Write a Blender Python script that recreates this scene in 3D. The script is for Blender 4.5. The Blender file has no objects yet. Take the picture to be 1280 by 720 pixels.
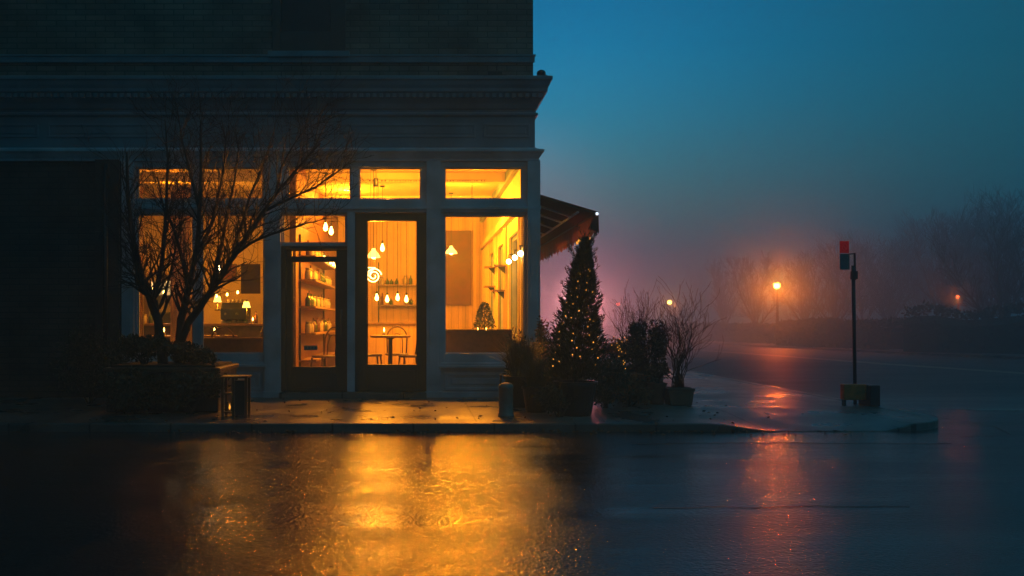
import bpy, math, random
from math import sin, cos, pi, radians
from mathutils import Vector, Matrix, noise
random.seed(7)
S = bpy.context.scene
COL = S.collection
F = 1148.0; CX = 520.0; CY = 400.0; EYE = 1.27; WALK = 0.09
YF = 14.0                      # facade plane
def X(px, Y=YF): return (px-CX)*Y/F
def Z(py, Y=YF): return EYE-(py-CY)*Y/F

# ---------------------------------------------------------------- materials
def nt(m):
    m.use_nodes = True
    n = m.node_tree; n.nodes.clear(); return n
def mat(name, base, rough=0.6, metal=0.0, var=0.25, vscale=3.0, bump=0.15, bscale=40.0, rvar=0.1, spec=0.5, sheen=0, transl=0):
    m = bpy.data.materials.new(name); n = nt(m); N = n.nodes.new; L = n.links.new
    out = N('ShaderNodeOutputMaterial'); p = N('ShaderNodeBsdfPrincipled')
    tc = N('ShaderNodeTexCoord')
    n1 = N('ShaderNodeTexNoise'); n1.inputs['Scale'].default_value = vscale; n1.inputs['Detail'].default_value = 6
    L(tc.outputs['Object'], n1.inputs['Vector'])
    mr = N('ShaderNodeMapRange'); mr.inputs['From Min'].default_value = .3; mr.inputs['From Max'].default_value = .7
    mr.inputs['To Min'].default_value = 1-var; mr.inputs['To Max'].default_value = 1+var
    L(n1.outputs['Fac'], mr.inputs['Value'])
    mx = N('ShaderNodeVectorMath'); mx.operation = 'SCALE'; mx.inputs[0].default_value = base[:3]
    L(mr.outputs[0], mx.inputs['Scale']); L(mx.outputs[0], p.inputs['Base Color'])
    r = N('ShaderNodeMapRange'); r.inputs['From Min'].default_value = .3; r.inputs['From Max'].default_value = .7
    r.inputs['To Min'].default_value = max(.02, rough-rvar); r.inputs['To Max'].default_value = min(1, rough+rvar)
    L(n1.outputs['Fac'], r.inputs['Value']); L(r.outputs[0], p.inputs['Roughness'])
    p.inputs['Metallic'].default_value = metal; p.inputs['Specular IOR Level'].default_value = spec
    if bump:
        n2 = N('ShaderNodeTexNoise'); n2.inputs['Scale'].default_value = bscale; n2.inputs['Detail'].default_value = 4
        L(tc.outputs['Object'], n2.inputs['Vector'])
        b = N('ShaderNodeBump'); b.inputs['Strength'].default_value = bump; b.inputs['Distance'].default_value = .01
        L(n2.outputs['Fac'], b.inputs['Height']); L(b.outputs[0], p.inputs['Normal'])
    if transl:
        t = N('ShaderNodeBsdfTranslucent'); L(mx.outputs[0], t.inputs['Color'])
        ms = N('ShaderNodeMixShader'); ms.inputs[0].default_value = transl
        L(p.outputs[0], ms.inputs[1]); L(t.outputs[0], ms.inputs[2]); L(ms.outputs[0], out.inputs[0])
    else: L(p.outputs[0], out.inputs[0])
    return m
def emis(name, col, strength):
    m = bpy.data.materials.new(name); n = nt(m)
    out = n.nodes.new('ShaderNodeOutputMaterial'); e = n.nodes.new('ShaderNodeEmission')
    e.inputs[0].default_value = (*col, 1); e.inputs[1].default_value = strength
    n.links.new(e.outputs[0], out.inputs[0]); return m
def glass(name, tint=(1,1,1), smear=0.06):
    m = bpy.data.materials.new(name); n = nt(m); N = n.nodes.new; L = n.links.new
    out = N('ShaderNodeOutputMaterial'); t = N('ShaderNodeBsdfTransparent'); g = N('ShaderNodeBsdfGlossy'); d = N('ShaderNodeBsdfDiffuse')
    t.inputs[0].default_value = (*tint, 1); g.inputs['Roughness'].default_value = .02
    d.inputs[0].default_value = (.6,.6,.6,1)
    fr = N('ShaderNodeFresnel'); fr.inputs[0].default_value = 1.45
    a = N('ShaderNodeMixShader'); L(fr.outputs[0], a.inputs[0]); L(t.outputs[0], a.inputs[1]); L(g.outputs[0], a.inputs[2])
    nz = N('ShaderNodeTexNoise'); nz.inputs['Scale'].default_value = 2.5; nz.inputs['Detail'].default_value = 5
    tc = N('ShaderNodeTexCoord'); L(tc.outputs['Object'], nz.inputs['Vector'])
    mr = N('ShaderNodeMapRange'); mr.inputs['From Min'].default_value=.4; mr.inputs['From Max'].default_value=.75; mr.inputs['To Max'].default_value = smear
    L(nz.outputs['Fac'], mr.inputs['Value'])
    b = N('ShaderNodeMixShader'); L(mr.outputs[0], b.inputs[0]); L(a.outputs[0], b.inputs[1]); L(d.outputs[0], b.inputs[2])
    L(b.outputs[0], out.inputs[0]); return m
def brickmat(name, c1, c2, mortar, bw=.3, bh=.086, rough=.75, axis='XZ', bump=.5):
    m = bpy.data.materials.new(name); n = nt(m); N = n.nodes.new; L = n.links.new
    out = N('ShaderNodeOutputMaterial'); p = N('ShaderNodeBsdfPrincipled'); tc = N('ShaderNodeTexCoord')
    sp = N('ShaderNodeSeparateXYZ'); cb = N('ShaderNodeCombineXYZ'); L(tc.outputs['Object'], sp.inputs[0])
    ad = N('ShaderNodeMath'); ad.operation = 'ADD'
    L(sp.outputs['X'], ad.inputs[0]); L(sp.outputs['Y'], ad.inputs[1])
    L(ad.outputs[0], cb.inputs['X']); L(sp.outputs['Z'], cb.inputs['Y'])
    b = N('ShaderNodeTexBrick'); L(cb.outputs[0], b.inputs['Vector']); b.inputs['Scale'].default_value = 1
    b.inputs['Brick Width'].default_value = bw; b.inputs['Row Height'].default_value = bh
    b.inputs['Mortar Size'].default_value = .009; b.inputs['Mortar Smooth'].default_value = .3
    b.inputs['Color1'].default_value = (*c1,1); b.inputs['Color2'].default_value = (*c2,1); b.inputs['Mortar'].default_value = (*mortar,1)
    nz = N('ShaderNodeTexNoise'); nz.inputs['Scale'].default_value = 1.6; nz.inputs['Detail'].default_value = 8; L(tc.outputs['Object'], nz.inputs['Vector'])
    mr = N('ShaderNodeMapRange'); mr.inputs['From Min'].default_value=.3; mr.inputs['From Max'].default_value=.7; mr.inputs['To Min'].default_value=.55; mr.inputs['To Max'].default_value=1.35
    L(nz.outputs['Fac'], mr.inputs['Value'])
    v = N('ShaderNodeVectorMath'); v.operation='SCALE'; L(b.outputs['Color'], v.inputs[0]); L(mr.outputs[0], v.inputs['Scale']); L(v.outputs[0], p.inputs['Base Color'])
    p.inputs['Roughness'].default_value = rough
    n2 = N('ShaderNodeTexNoise'); n2.inputs['Scale'].default_value = 60; L(tc.outputs['Object'], n2.inputs['Vector'])
    mu = N('ShaderNodeMath'); mu.operation='MULTIPLY_ADD'; mu.inputs[1].default_value=-1.0
    L(b.outputs['Fac'], mu.inputs[0]); 
    m3 = N('ShaderNodeMath'); m3.operation='MULTIPLY'; m3.inputs[1].default_value=.35; L(n2.outputs['Fac'], m3.inputs[0]); L(m3.outputs[0], mu.inputs[2])
    bu = N('ShaderNodeBump'); bu.inputs['Strength'].default_value=bump; bu.inputs['Distance'].default_value=.012; L(mu.outputs[0], bu.inputs['Height']); L(bu.outputs[0], p.inputs['Normal'])
    L(p.outputs[0], out.inputs[0]); return m
def plankmat(name, c, w=.14, axis='Y', rough=.6):
    m = bpy.data.materials.new(name); n = nt(m); N = n.nodes.new; L = n.links.new
    out = N('ShaderNodeOutputMaterial'); p = N('ShaderNodeBsdfPrincipled'); tc = N('ShaderNodeTexCoord')
    sp = N('ShaderNodeSeparateXYZ'); L(tc.outputs['Object'], sp.inputs[0])
    pp = N('ShaderNodeMath'); pp.operation='PINGPONG'; pp.inputs[1].default_value=w/2; L(sp.outputs[axis], pp.inputs[0])
    mr = N('ShaderNodeMapRange'); mr.inputs['From Max'].default_value=.008; L(pp.outputs[0], mr.inputs['Value'])
    fl = N('ShaderNodeMath'); fl.operation='DIVIDE'; fl.inputs[1].default_value=w; L(sp.outputs[axis], fl.inputs[0])
    rd = N('ShaderNodeMath'); rd.operation='ROUND'; L(fl.outputs[0], rd.inputs[0])
    wn = N('ShaderNodeTexWhiteNoise'); wn.noise_dimensions='1D'; L(rd.outputs[0], wn.inputs['W'])
    st = N('ShaderNodeMapping'); sc = [30,30,30]; sc['XYZ'.index('Z' if axis!='Z' else 'X')] = 2; st.inputs['Scale'].default_value = sc
    L(tc.outputs['Object'], st.inputs[0]); nz = N('ShaderNodeTexNoise'); nz.inputs['Scale'].default_value=1; nz.inputs['Detail'].default_value=6; L(st.outputs[0], nz.inputs['Vector'])
    a = N('ShaderNodeMath'); a.operation='MULTIPLY_ADD'; a.inputs[1].default_value=.3; a.inputs[2].default_value=.55; L(wn.outputs['Value'], a.inputs[0])
    a2 = N('ShaderNodeMath'); a2.operation='MULTIPLY_ADD'; a2.inputs[1].default_value=.5; L(nz.outputs['Fac'], a2.inputs[0]); L(a.outputs[0], a2.inputs[2])
    a3 = N('ShaderNodeMath'); a3.operation='MULTIPLY'; L(a2.outputs[0], a3.inputs[0])
    mr2 = N('ShaderNodeMapRange'); mr2.inputs['To Min'].default_value=.35; L(mr.outputs[0], mr2.inputs['Value']); L(mr2.outputs[0], a3.inputs[1])
    v = N('ShaderNodeVectorMath'); v.operation='SCALE'; v.inputs[0].default_value=c; L(a3.outputs[0], v.inputs['Scale']); L(v.outputs[0], p.inputs['Base Color'])
    p.inputs['Roughness'].default_value=rough
    bu = N('ShaderNodeBump'); bu.inputs['Strength'].default_value=.6; bu.inputs['Distance'].default_value=.01; L(mr.outputs[0], bu.inputs['Height']); L(bu.outputs[0], p.inputs['Normal'])
    L(p.outputs[0], out.inputs[0]); return m
def asphalt(name):
    m = bpy.data.materials.new(name); n = nt(m); N = n.nodes.new; L = n.links.new
    out = N('ShaderNodeOutputMaterial'); p = N('ShaderNodeBsdfPrincipled'); tc = N('ShaderNodeTexCoord')
    def nz(scale, det=4, stretch=None):
        q = N('ShaderNodeTexNoise'); q.inputs['Scale'].default_value=scale; q.inputs['Detail'].default_value=det
        if stretch:
            mp = N('ShaderNodeMapping'); mp.inputs['Scale'].default_value=stretch; L(tc.outputs['Object'], mp.inputs[0]); L(mp.outputs[0], q.inputs['Vector'])
        else: L(tc.outputs['Object'], q.inputs['Vector'])
        return q
    big = nz(.9, 6, (.35, 1.6, 1)); fine = nz(60, 3); mid = nz(9, 5)
    vo = N('ShaderNodeTexVoronoi'); vo.inputs['Scale'].default_value=48; L(tc.outputs['Object'], vo.inputs['Vector'])
    cr = N('ShaderNodeMapRange'); cr.inputs['From Min'].default_value=.35; cr.inputs['From Max'].default_value=.65
    cr.inputs['To Min'].default_value=RD[0]; cr.inputs['To Max'].default_value=RD[1]; L(big.outputs['Fac'], cr.inputs['Value'])
    sy = N('ShaderNodeSeparateXYZ'); L(tc.outputs['Object'], sy.inputs[0])
    ry = N('ShaderNodeMapRange'); ry.inputs['From Min'].default_value=11; ry.inputs['From Max'].default_value=17; ry.inputs['To Max'].default_value=.42; L(sy.outputs['Y'], ry.inputs['Value'])
    ra = N('ShaderNodeMath'); ra.operation='ADD'; L(cr.outputs[0], ra.inputs[0]); L(ry.outputs[0], ra.inputs[1]); L(ra.outputs[0], p.inputs['Roughness'])
    c2 = N('ShaderNodeMapRange'); c2.inputs['To Min'].default_value=.45; c2.inputs['To Max'].default_value=1.5; L(mid.outputs['Fac'], c2.inputs['Value'])
    v = N('ShaderNodeVectorMath'); v.operation='SCALE'; v.inputs[0].default_value=(.034,.036,.04); L(c2.outputs[0], v.inputs['Scale']); L(v.outputs[0], p.inputs['Base Color'])
    # grain bump, weaker in the wetter patches, plus long shallow ruts
    st = N('ShaderNodeMapRange'); st.inputs['From Min'].default_value=.38; st.inputs['From Max'].default_value=.6; st.inputs['To Min'].default_value=.25; st.inputs['To Max'].default_value=1.0; L(big.outputs['Fac'], st.inputs['Value'])
    h = N('ShaderNodeMath'); h.operation='MULTIPLY_ADD'; L(vo.outputs['Distance'], h.inputs[0]); h.inputs[1].default_value=.6; L(fine.outputs['Fac'], h.inputs[2])
    co = nz(30, 2, (1, .7, 1)); b0 = N('ShaderNodeBump'); b0.inputs['Strength'].default_value=1; b0.inputs['Distance'].default_value=.0055; L(co.outputs['Fac'], b0.inputs['Height'])
    b1 = N('ShaderNodeBump'); L(b0.outputs[0], b1.inputs['Normal']); b1.inputs['Distance'].default_value=.0045; L(st.outputs[0], b1.inputs['Strength']); L(h.outputs[0], b1.inputs['Height'])
    rut = nz(1, 3, (.25, 2.2, 1)); b2 = N('ShaderNodeBump'); b2.inputs['Strength'].default_value=.6; b2.inputs['Distance'].default_value=.02; L(rut.outputs['Fac'], b2.inputs['Height']); L(b1.outputs[0], b2.inputs['Normal'])
    L(b2.outputs[0], p.inputs['Normal'])
    p.inputs['Specular IOR Level'].default_value=.42
    p.inputs['Coat Weight'].default_value=.0
    L(p.outputs[0], out.inputs[0]); return m
def paving(name, base=(.13,.12,.115)):
    m = bpy.data.materials.new(name); n = nt(m); N = n.nodes.new; L = n.links.new
    out = N('ShaderNodeOutputMaterial'); p = N('ShaderNodeBsdfPrincipled'); tc = N('ShaderNodeTexCoord')
    b = N('ShaderNodeTexBrick'); b.offset=0; b.inputs['Scale'].default_value=1; b.inputs['Brick Width'].default_value=1.65; b.inputs['Row Height'].default_value=1.75
    b.inputs['Mortar Size'].default_value=.012; b.inputs['Color1'].default_value=(1,1,1,1); b.inputs['Color2'].default_value=(.78,.78,.78,1); b.inputs['Mortar'].default_value=(.18,.18,.18,1)
    mp = N('ShaderNodeMapping'); mp.inputs['Location'].default_value=(.95,.0,0); L(tc.outputs['Object'], mp.inputs[0]); L(mp.outputs[0], b.inputs['Vector'])
    q = N('ShaderNodeTexNoise'); q.inputs['Scale'].default_value=1.3; q.inputs['Detail'].default_value=7; L(tc.outputs['Object'], q.inputs['Vector'])
    mr = N('ShaderNodeMapRange'); mr.inputs['From Min'].default_value=.35; mr.inputs['From Max'].default_value=.65; mr.inputs['To Min'].default_value=.55; mr.inputs['To Max'].default_value=1.25; L(q.outputs['Fac'], mr.inputs['Value'])
    v = N('ShaderNodeVectorMath'); v.operation='SCALE'; L(b.outputs['Color'], v.inputs[0]); L(mr.outputs[0], v.inputs['Scale'])
    v2 = N('ShaderNodeVectorMath'); v2.operation='MULTIPLY'; v2.inputs[1].default_value=base; L(v.outputs[0], v2.inputs[0]); L(v2.outputs[0], p.inputs['Base Color'])
    r = N('ShaderNodeMapRange'); r.inputs['From Min'].default_value=.35; r.inputs['From Max'].default_value=.65; r.inputs['To Min'].default_value=.22; r.inputs['To Max'].default_value=.5; L(q.outputs['Fac'], r.inputs['Value']); L(r.outputs[0], p.inputs['Roughness'])
    f = N('ShaderNodeTexNoise'); f.inputs['Scale'].default_value=50; f.inputs['Detail'].default_value=5; L(tc.outputs['Object'], f.inputs['Vector'])
    h = N('ShaderNodeMath'); h.operation='MULTIPLY_ADD'; L(b.outputs['Fac'], h.inputs[0]); h.inputs[1].default_value=-1.5; L(f.outputs['Fac'], h.inputs[2])
    bu = N('ShaderNodeBump'); bu.inputs['Strength'].default_value=.5; bu.inputs['Distance'].default_value=.006; L(h.outputs[0], bu.inputs['Height']); L(bu.outputs[0], p.inputs['Normal'])
    L(p.outputs[0], out.inputs[0]); return m

RD = (.09, .15)
M = dict(
 paint=mat('blue_grey_paint', (.13,.24,.30), .45, bump=.12, bscale=25, vscale=1.5),
 trim=mat('trim_paint', (.42,.48,.56), .4, bump=.08, vscale=2),
 darkpaint=mat('dark_door_paint', (.05,.042,.04), .4, bump=.08),
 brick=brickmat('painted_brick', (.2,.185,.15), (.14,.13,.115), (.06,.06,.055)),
 brick_shaded=brickmat('shaded_brick', (.07,.06,.055), (.05,.045,.04), (.03,.03,.03)),  # brick darkened to carry the gloom at the facade's left end
 glass=glass('window_glass'), glass_dirty=glass('upper_glass', (.5,.55,.6)),
 plaster=mat('cream_plaster', (.72,.58,.3), .8, bump=.1, vscale=.8, var=.12),
 ceil=mat('ceiling_plaster', (.72,.58,.3), .85, bump=.05, var=.08),
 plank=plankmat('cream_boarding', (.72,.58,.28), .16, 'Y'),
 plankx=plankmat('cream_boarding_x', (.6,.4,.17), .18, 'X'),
 floor=plankmat('floor_boards', (.2,.11,.06), .12, 'X', .35),
 wood=mat('dark_wood', (.09,.045,.025), .4, vscale=12, bump=.1, var=.4),
 wood2=mat('oak_wood', (.24,.13,.06), .45, vscale=10, bump=.1, var=.35),
 metal=mat('dark_metal', (.04,.042,.045), .4, .7, bump=.05),
 steel=mat('galvanised_steel', (.14,.15,.15), .45, .7, bump=.05),
 bark=mat('wet_bark', (.022,.018,.015), .6, bump=.6, bscale=60, vscale=15),
 barkfar=mat('far_bark', (.05,.045,.04), .9, bump=0),
 leaf=mat('evergreen_needles', (.028,.045,.022), .55, bump=0, vscale=8, var=.5),
 leafd=mat('dark_leaves', (.03,.042,.022), .5, bump=0, vscale=9, var=.5),
 russet=mat('russet_leaves', (.17,.075,.03), .6, bump=0, vscale=9, var=.5),
 straw=mat('straw_grass', (.12,.085,.04), .6, bump=0, vscale=9, var=.5),
 hedge=mat('hedge_leaves', (.045,.05,.035), .7, bump=0, vscale=2, var=.5),
 soil=mat('soil', (.03,.022,.016), .9, bump=.8, bscale=30),
 terra=mat('terracotta', (.2,.075,.045), .6, bump=.3, vscale=6),
 potd=mat('charcoal_glaze', (.016,.016,.018), .35, bump=.2, vscale=5),
 stone=mat('bollard_concrete', (.26,.2,.18), .55, bump=.5, vscale=7),
 kerb=mat('wet_kerb_stone', (.12,.12,.12), .35, bump=.5, vscale=4),
 canvas=mat('maroon_canvas', (.1,.018,.014), .8, bump=.3, bscale=120, transl=.25),
 canvas2=mat('rust_canvas', (.26,.055,.02), .8, bump=.3, bscale=120, transl=.35),
 pale=mat('pale_metal', (.5,.5,.52), .4, .1, bump=.05),
 yellow=mat('yellow_paint', (.95,.145,.01), .5, bump=.2, vscale=8, var=.35),
 red=emis('red_sign_glow', (1,.03,.04), .1),  # glow added so the plate reads red under the teal dusk light
 signgrey=mat('grey_sign_back', (.13,.15,.16), .5, bump=.05),
 line=mat('worn_road_paint', (.42,.38,.3), .5, bump=.3, vscale=6, var=.5),
 linew=mat('worn_white_paint', (.2,.21,.21), .5, bump=.3, vscale=6, var=.4),
 ground=mat('wet_verge', (.035,.04,.03), .8, bump=.5, bscale=6, vscale=.6),
 cloth=mat('linen_curtain', (.75,.6,.35), .8, bump=.2, bscale=200, transl=.5),
 cush=mat('rust_cushion', (.22,.07,.03), .8, bump=.3),
 ceramic=mat('ceramic', (.35,.3,.22), .3, bump=0, var=.1),
 bottle=mat('brown_glass', (.12,.05,.015), .1, bump=0),
 bottleg=mat('green_glass', (.04,.09,.03), .1, bump=0),
 board=mat('chalkboard', (.06,.03,.018), .7, bump=.1),
 recess=mat('dark_timber_recess', (.13,.045,.014), .6, vscale=6),
 roof=mat('roof_felt', (.05,.05,.05), .9),
 tar=mat('tar_seam', (.012,.012,.013), .55, bump=.4, bscale=60, spec=.2),
 wire=mat('black_cable', (.01,.01,.01), .6, bump=0),
)
M['pale']=mat('pale_arm',(.75,.72,.74),.4,bump=.05); M['kerb']=paving('wet_kerb',(.12,.12,.12)); [setattr(q.inputs['Brick Width'],'default_value',.92) for q in M['kerb'].node_tree.nodes if q.type=='TEX_BRICK']
M['asphalt'] = asphalt('wet_asphalt'); M['paving'] = paving('wet_paving')
WARM = (1.0,.31,.01)
M['bulb'] = emis('warm_bulb', (1,.5,.08), 30)
M['bulbw'] = emis('warm_white_bulb', (1,.75,.4), 30)
M['fairy'] = emis('fairy_bulb', (1,.42,.05), 2.0)
M['neon'] = emis('neon_tube', (1,.62,.16), 9)
M['sodium'] = emis('sodium_lamp', (1,.42,.05), 60)
M['redlamp'] = emis('red_lamp', (1,.1,.02), 12)
M['shadeglow'] = emis('lit_shade', (1,.46,.07), 6)
M['white_led'] = emis('white_led', (.75,.85,1), 1.6)
M['farwin'] = emis('far_window', (1,.45,.25), 9)
M['can'] = emis('ceiling_spot', (1,.6,.2), 12)

# ---------------------------------------------------------------- mesh builder
class MB:
    def __init__(s): s.v=[]; s.f=[]
    def box(s, x0,x1,y0,y1,z0,z1):
        b=len(s.v)
        s.v += [(x0,y0,z0),(x1,y0,z0),(x1,y1,z0),(x0,y1,z0),(x0,y0,z1),(x1,y0,z1),(x1,y1,z1),(x0,y1,z1)]
        s.f += [tuple(b+i for i in q) for q in ((0,3,2,1),(4,5,6,7),(0,1,5,4),(1,2,6,5),(2,3,7,6),(3,0,4,7))]; return s
    def prism(s, pts, axis, a, b_):   # extrude 2D polygon along an axis
        n=len(pts); b=len(s.v)
        def mk(u,w,t): return {'x':(t,u,w),'y':(u,t,w),'z':(u,w,t)}[axis]
        s.v += [mk(u,w,a) for u,w in pts]+[mk(u,w,b_) for u,w in pts]
        s.f += [tuple(b+i for i in range(n))[::-1], tuple(b+n+i for i in range(n))]
        s.f += [(b+i, b+(i+1)%n, b+n+(i+1)%n, b+n+i) for i in range(n)]; return s
    def tube(s, pts, rad, sides=6, cap=True):
        pts=[Vector(p) for p in pts]
        if not isinstance(rad,(list,tuple)): rad=[rad]*len(pts)
        b=len(s.v); up=None
        for i,p in enumerate(pts):
            d=(pts[min(i+1,len(pts)-1)]-pts[max(i-1,0)])
            if d.length<1e-9: d=Vector((0,0,1))
            d.normalize()
            if up is None: up = d.orthogonal().normalized()
            else:
                up = (up-d*up.dot(d)); up = up.normalized() if up.length>1e-6 else d.orthogonal().normalized()
            w=d.cross(up)
            for k in range(sides):
                a=2*pi*k/sides; q=p+(up*cos(a)+w*sin(a))*rad[i]; s.v.append(tuple(q))
        for i in range(len(pts)-1):
            for k in range(sides):
                k2=(k+1)%sides; s.f.append((b+i*sides+k,b+i*sides+k2,b+(i+1)*sides+k2,b+(i+1)*sides+k))
        if cap:
            s.f.append(tuple(b+k for k in range(sides))[::-1]); e=b+(len(pts)-1)*sides; s.f.append(tuple(e+k for k in range(sides)))
        return s
    def lathe(s, prof, c=(0,0,0), n=20, closed=True):
        b=len(s.v)
        for r,z in prof:
            for k in range(n):
                a=2*pi*k/n; s.v.append((c[0]+r*cos(a),c[1]+r*sin(a),c[2]+z))
        for i in range(len(prof)-1):
            for k in range(n):
                k2=(k+1)%n; s.f.append((b+i*n+k,b+i*n+k2,b+(i+1)*n+k2,b+(i+1)*n+k))
        if closed:
            s.f.append(tuple(b+k for k in range(n))[::-1]); e=b+(len(prof)-1)*n; s.f.append(tuple(e+k for k in range(n)))
        return s
    def ball(s, c, r, n=10, sz=1.0):
        return s.lathe([(max(.001,r*sin(pi*i/n)), -r*sz*cos(pi*i/n)) for i in range(n+1)], c, n+2)
    def quad(s,a,b,c,d):
        i=len(s.v); s.v+=[tuple(a),tuple(b),tuple(c),tuple(d)]; s.f.append((i,i+1,i+2,i+3)); return s
    def tri(s,a,b,c):
        i=len(s.v); s.v+=[tuple(a),tuple(b),tuple(c)]; s.f.append((i,i+1,i+2)); return s
    def build(s, name, m, parent=None, bevel=0, smooth=False):
        me=bpy.data.meshes.new(name)
        o0=Vector((0,0,0)); q=parent
        while q is not None: o0+=Vector(q.location); q=q.parent
        me.from_pydata([tuple(Vector(v)-o0) for v in s.v],[],s.f); me.update()
        me.materials.append(M[m] if isinstance(m,str) else m)
        if smooth:
            for p in me.polygons: p.use_smooth=True
        o=bpy.data.objects.new(name, me); COL.objects.link(o)
        if parent is not None: o.parent=parent
        if bevel:
            bm=o.modifiers.new('bevel','BEVEL'); bm.width=bevel; bm.segments=2; bm.limit_method='ANGLE'
        return o
def tag(o, label, cat, group=None):
    o['label']=label; o['category']=cat
    if group: o['group']=group
    return o
def struct(o): o['kind']='structure'; return o
def thing(name, label, cat, loc=(0,0,0), rz=0, group=None):
    o=bpy.data.objects.new(name,None); COL.objects.link(o); o.location=loc; o.rotation_euler=(0,0,rz)
    o.empty_display_size=.2
    return tag(o,label,cat,group)
def copy_tree(o, parent=None):
    c=o.copy(); COL.objects.link(c); c.parent=parent
    for ch in list(o.children): copy_tree(ch,c)
    return c
def dup(root, loc, rz=0, label=None, scale=None):
    r=copy_tree(root); r.location=loc; r.rotation_euler=(0,0,rz)
    if label: r['label']=label
    if scale: r.scale=(scale,)*3 if not isinstance(scale,tuple) else scale
    return r
def plight(name, loc, power, col=WARM, r=.06):
    l=bpy.data.lights.new(name,'POINT'); l.energy=power; l.color=col; l.shadow_soft_size=r
    o=bpy.data.objects.new(name,l); COL.objects.link(o); o.location=loc; return o

# ---------------------------------------------------------------- setting: ground, road, walk
g=MB(); g.quad((-600,-300,-.02),(600,-300,-.02),(600,900,-.02),(-600,900,-.02)); struct(g.build('ground','ground'))
# main road in front plus side street bending away to the right
far=[(60,14),(34,20),(24,24.5),(20.3,28),(18.2,33),(16.9,39),(15.4,48),(11,62),(2,80),(-20,100)]
near=[(-20,92),(-2,70),(4.5,52),(6.0,38),(6.2,25),(6.2,12),(5.4,11.1),(-60,11.1)]
g=MB(); pts=[(-60,-30),(60,-30)]+far+near
i=len(g.v); g.v+=[(a,b,0) for a,b in pts]; g.f.append(tuple(range(len(pts)))); struct(g.build('road','asphalt'))
# pavement: grid with a dropped kerb near the corner
def walk_z(x,y):
    f=1.0
    if 3.3<x<5.75 and y<12.0:
        t=min(1,(x-3.3)/.8,(5.75-x)/.45); t=t*t*(3-2*t); u=max(0,min(1,(12.0-y)/1.5)); f=1-t*u*.93
    return WALK*f
Y0=10.45; XR=6.35
def clampc(x,y,rc=1.0):       # round corner
    cx,cy=XR-rc,Y0+rc
    if x>cx and y<cy:
        dx,dy=x-cx,cy-y; m=max(dx,dy); L_=math.hypot(dx,dy)
        if L_>0: k=m/L_; return cx+dx*k, cy-dy*k
    return x,y
xs=[-60,-30,-15,-8,-4,0,1.5,2.5,3.0]+[3.2+i*.15 for i in range(22)]; xs=[x for x in xs if x<XR-.01]+[XR]
ys=[Y0+i*.2 for i in range(9)]+[12.6,13.5,14.5,16,20,25,30,38,52]
g=MB(); nx=len(xs)
for y in ys:
    for x in xs:
        a,b=clampc(x,y); shift=0
        g.v.append((a,b,walk_z(a,b)))
for j in range(len(ys)-1):
    for k in range(nx-1): q=j*nx+k; g.f.append((q,q+1,q+nx+1,q+nx))
struct(g.build('pavement','paving',smooth=True))
# kerb stone following the edge
edge=[]
x=-60.0
for x in [-60,-20,-8]+[ -6+i*.75 for i in range(12)]+[3.2+i*.15 for i in range(15)]:
    if x<XR-1.0: edge.append((x,Y0,0,-1))
for i in range(9):
    a=-pi/2+i*pi/16; edge.append((XR-1+cos(a),Y0+1+sin(a),cos(a),sin(a)))
for y in (12,14,17,20,25,30,38,50): edge.append((XR,y,1,0))
g=MB()
for (x,y,nx_,ny_) in edge:
    z=walk_z(x-nx_*.02,y-ny_*.02)+.004
    for (o,zz) in ((.0,-.05),(.0,z-.012),(-.012,z),(-.15,z),(-.15,-.05)): g.v.append((x+nx_*(o+.012),y+ny_*(o+.012),zz))
for i in range(len(edge)-1):
    for k in range(4): q=i*5+k; g.f.append((q,q+5,q+6,q+1))
struct(g.build('kerb','kerb'))
# far kerb and verge
g=MB()
for i in range(len(far)-1):
    (a,b),(c,d)=far[i],far[i+1]
    g.quad((a,b,-.02),(c,d,-.02),(c,d,.08),(a,b,.08)); g.quad((a,b,.08),(c,d,.08),(c+2.4,d+.9,.08),(a+2.4,b+.9,.08))
struct(g.build('far_pavement','kerb'))
# road markings
def strip(pts,w,z=.004):
    g=MB()
    for i,(x,y) in enumerate(pts):
        x0,y0=pts[max(0,i-1)]; x1,y1=pts[min(len(pts)-1,i+1)]; d=Vector((x1-x0,y1-y0)).normalized(); n=Vector((-d.y,d.x))*w/2
        g.v+=[(x+n.x,y+n.y,z),(x-n.x,y-n.y,z)]
    for i in range(len(pts)-1): g.f.append((2*i,2*i+1,2*i+3,2*i+2))
    return g
struct(strip([(19,14.5),(15.8,18.5),(14.4,21.5),(13.4,26.5),(12.9,31),(12.0,37),(9.5,46),(4,58)],.14).build('centre_line','line'))
struct(strip([(19.3,14.7),(16.1,18.7),(14.7,21.7),(13.7,26.6),(13.2,31.1),(12.3,37.2),(9.8,46.2)],.1,.004).build('centre_line','line'))
struct(strip([(7.85,13.05),(12.5,12.9)],.35).build('stop_line','linew'))
struct(strip([(6.75,12.4),(6.9,11),(6.6,10.2),(5.9,9.95)],.012).build('road_seam','wire'))

random.seed(17)
for (yy,x0_,x1_,w_) in ((9.4,2.2,5.6,.03),(6.2,1.6,3.4,.02)):
    pts=[]; q=x0_; o=0
    while q<x1_: pts.append((q,yy+o)); q+=.22; o+=random.uniform(-.045,.045)
    struct(strip(pts,w_,.004).build('road_seam','tar'))
# ---------------------------------------------------------------- cafe building
XL=-12.0; XRB=1.89; YB=25.0; TOPZ=8.6; CEIL=3.9; FLR=.17
B=thing('corner_cafe','corner cafe building with blue grey shopfront, lit amber windows and brick upper floor','building',(-2,14,WALK))
YU=14.06   # brick plane
m=MB()
wx0,wx1,wz0=X(340),X(432),Z(64)
def up(px,py): return px
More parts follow.
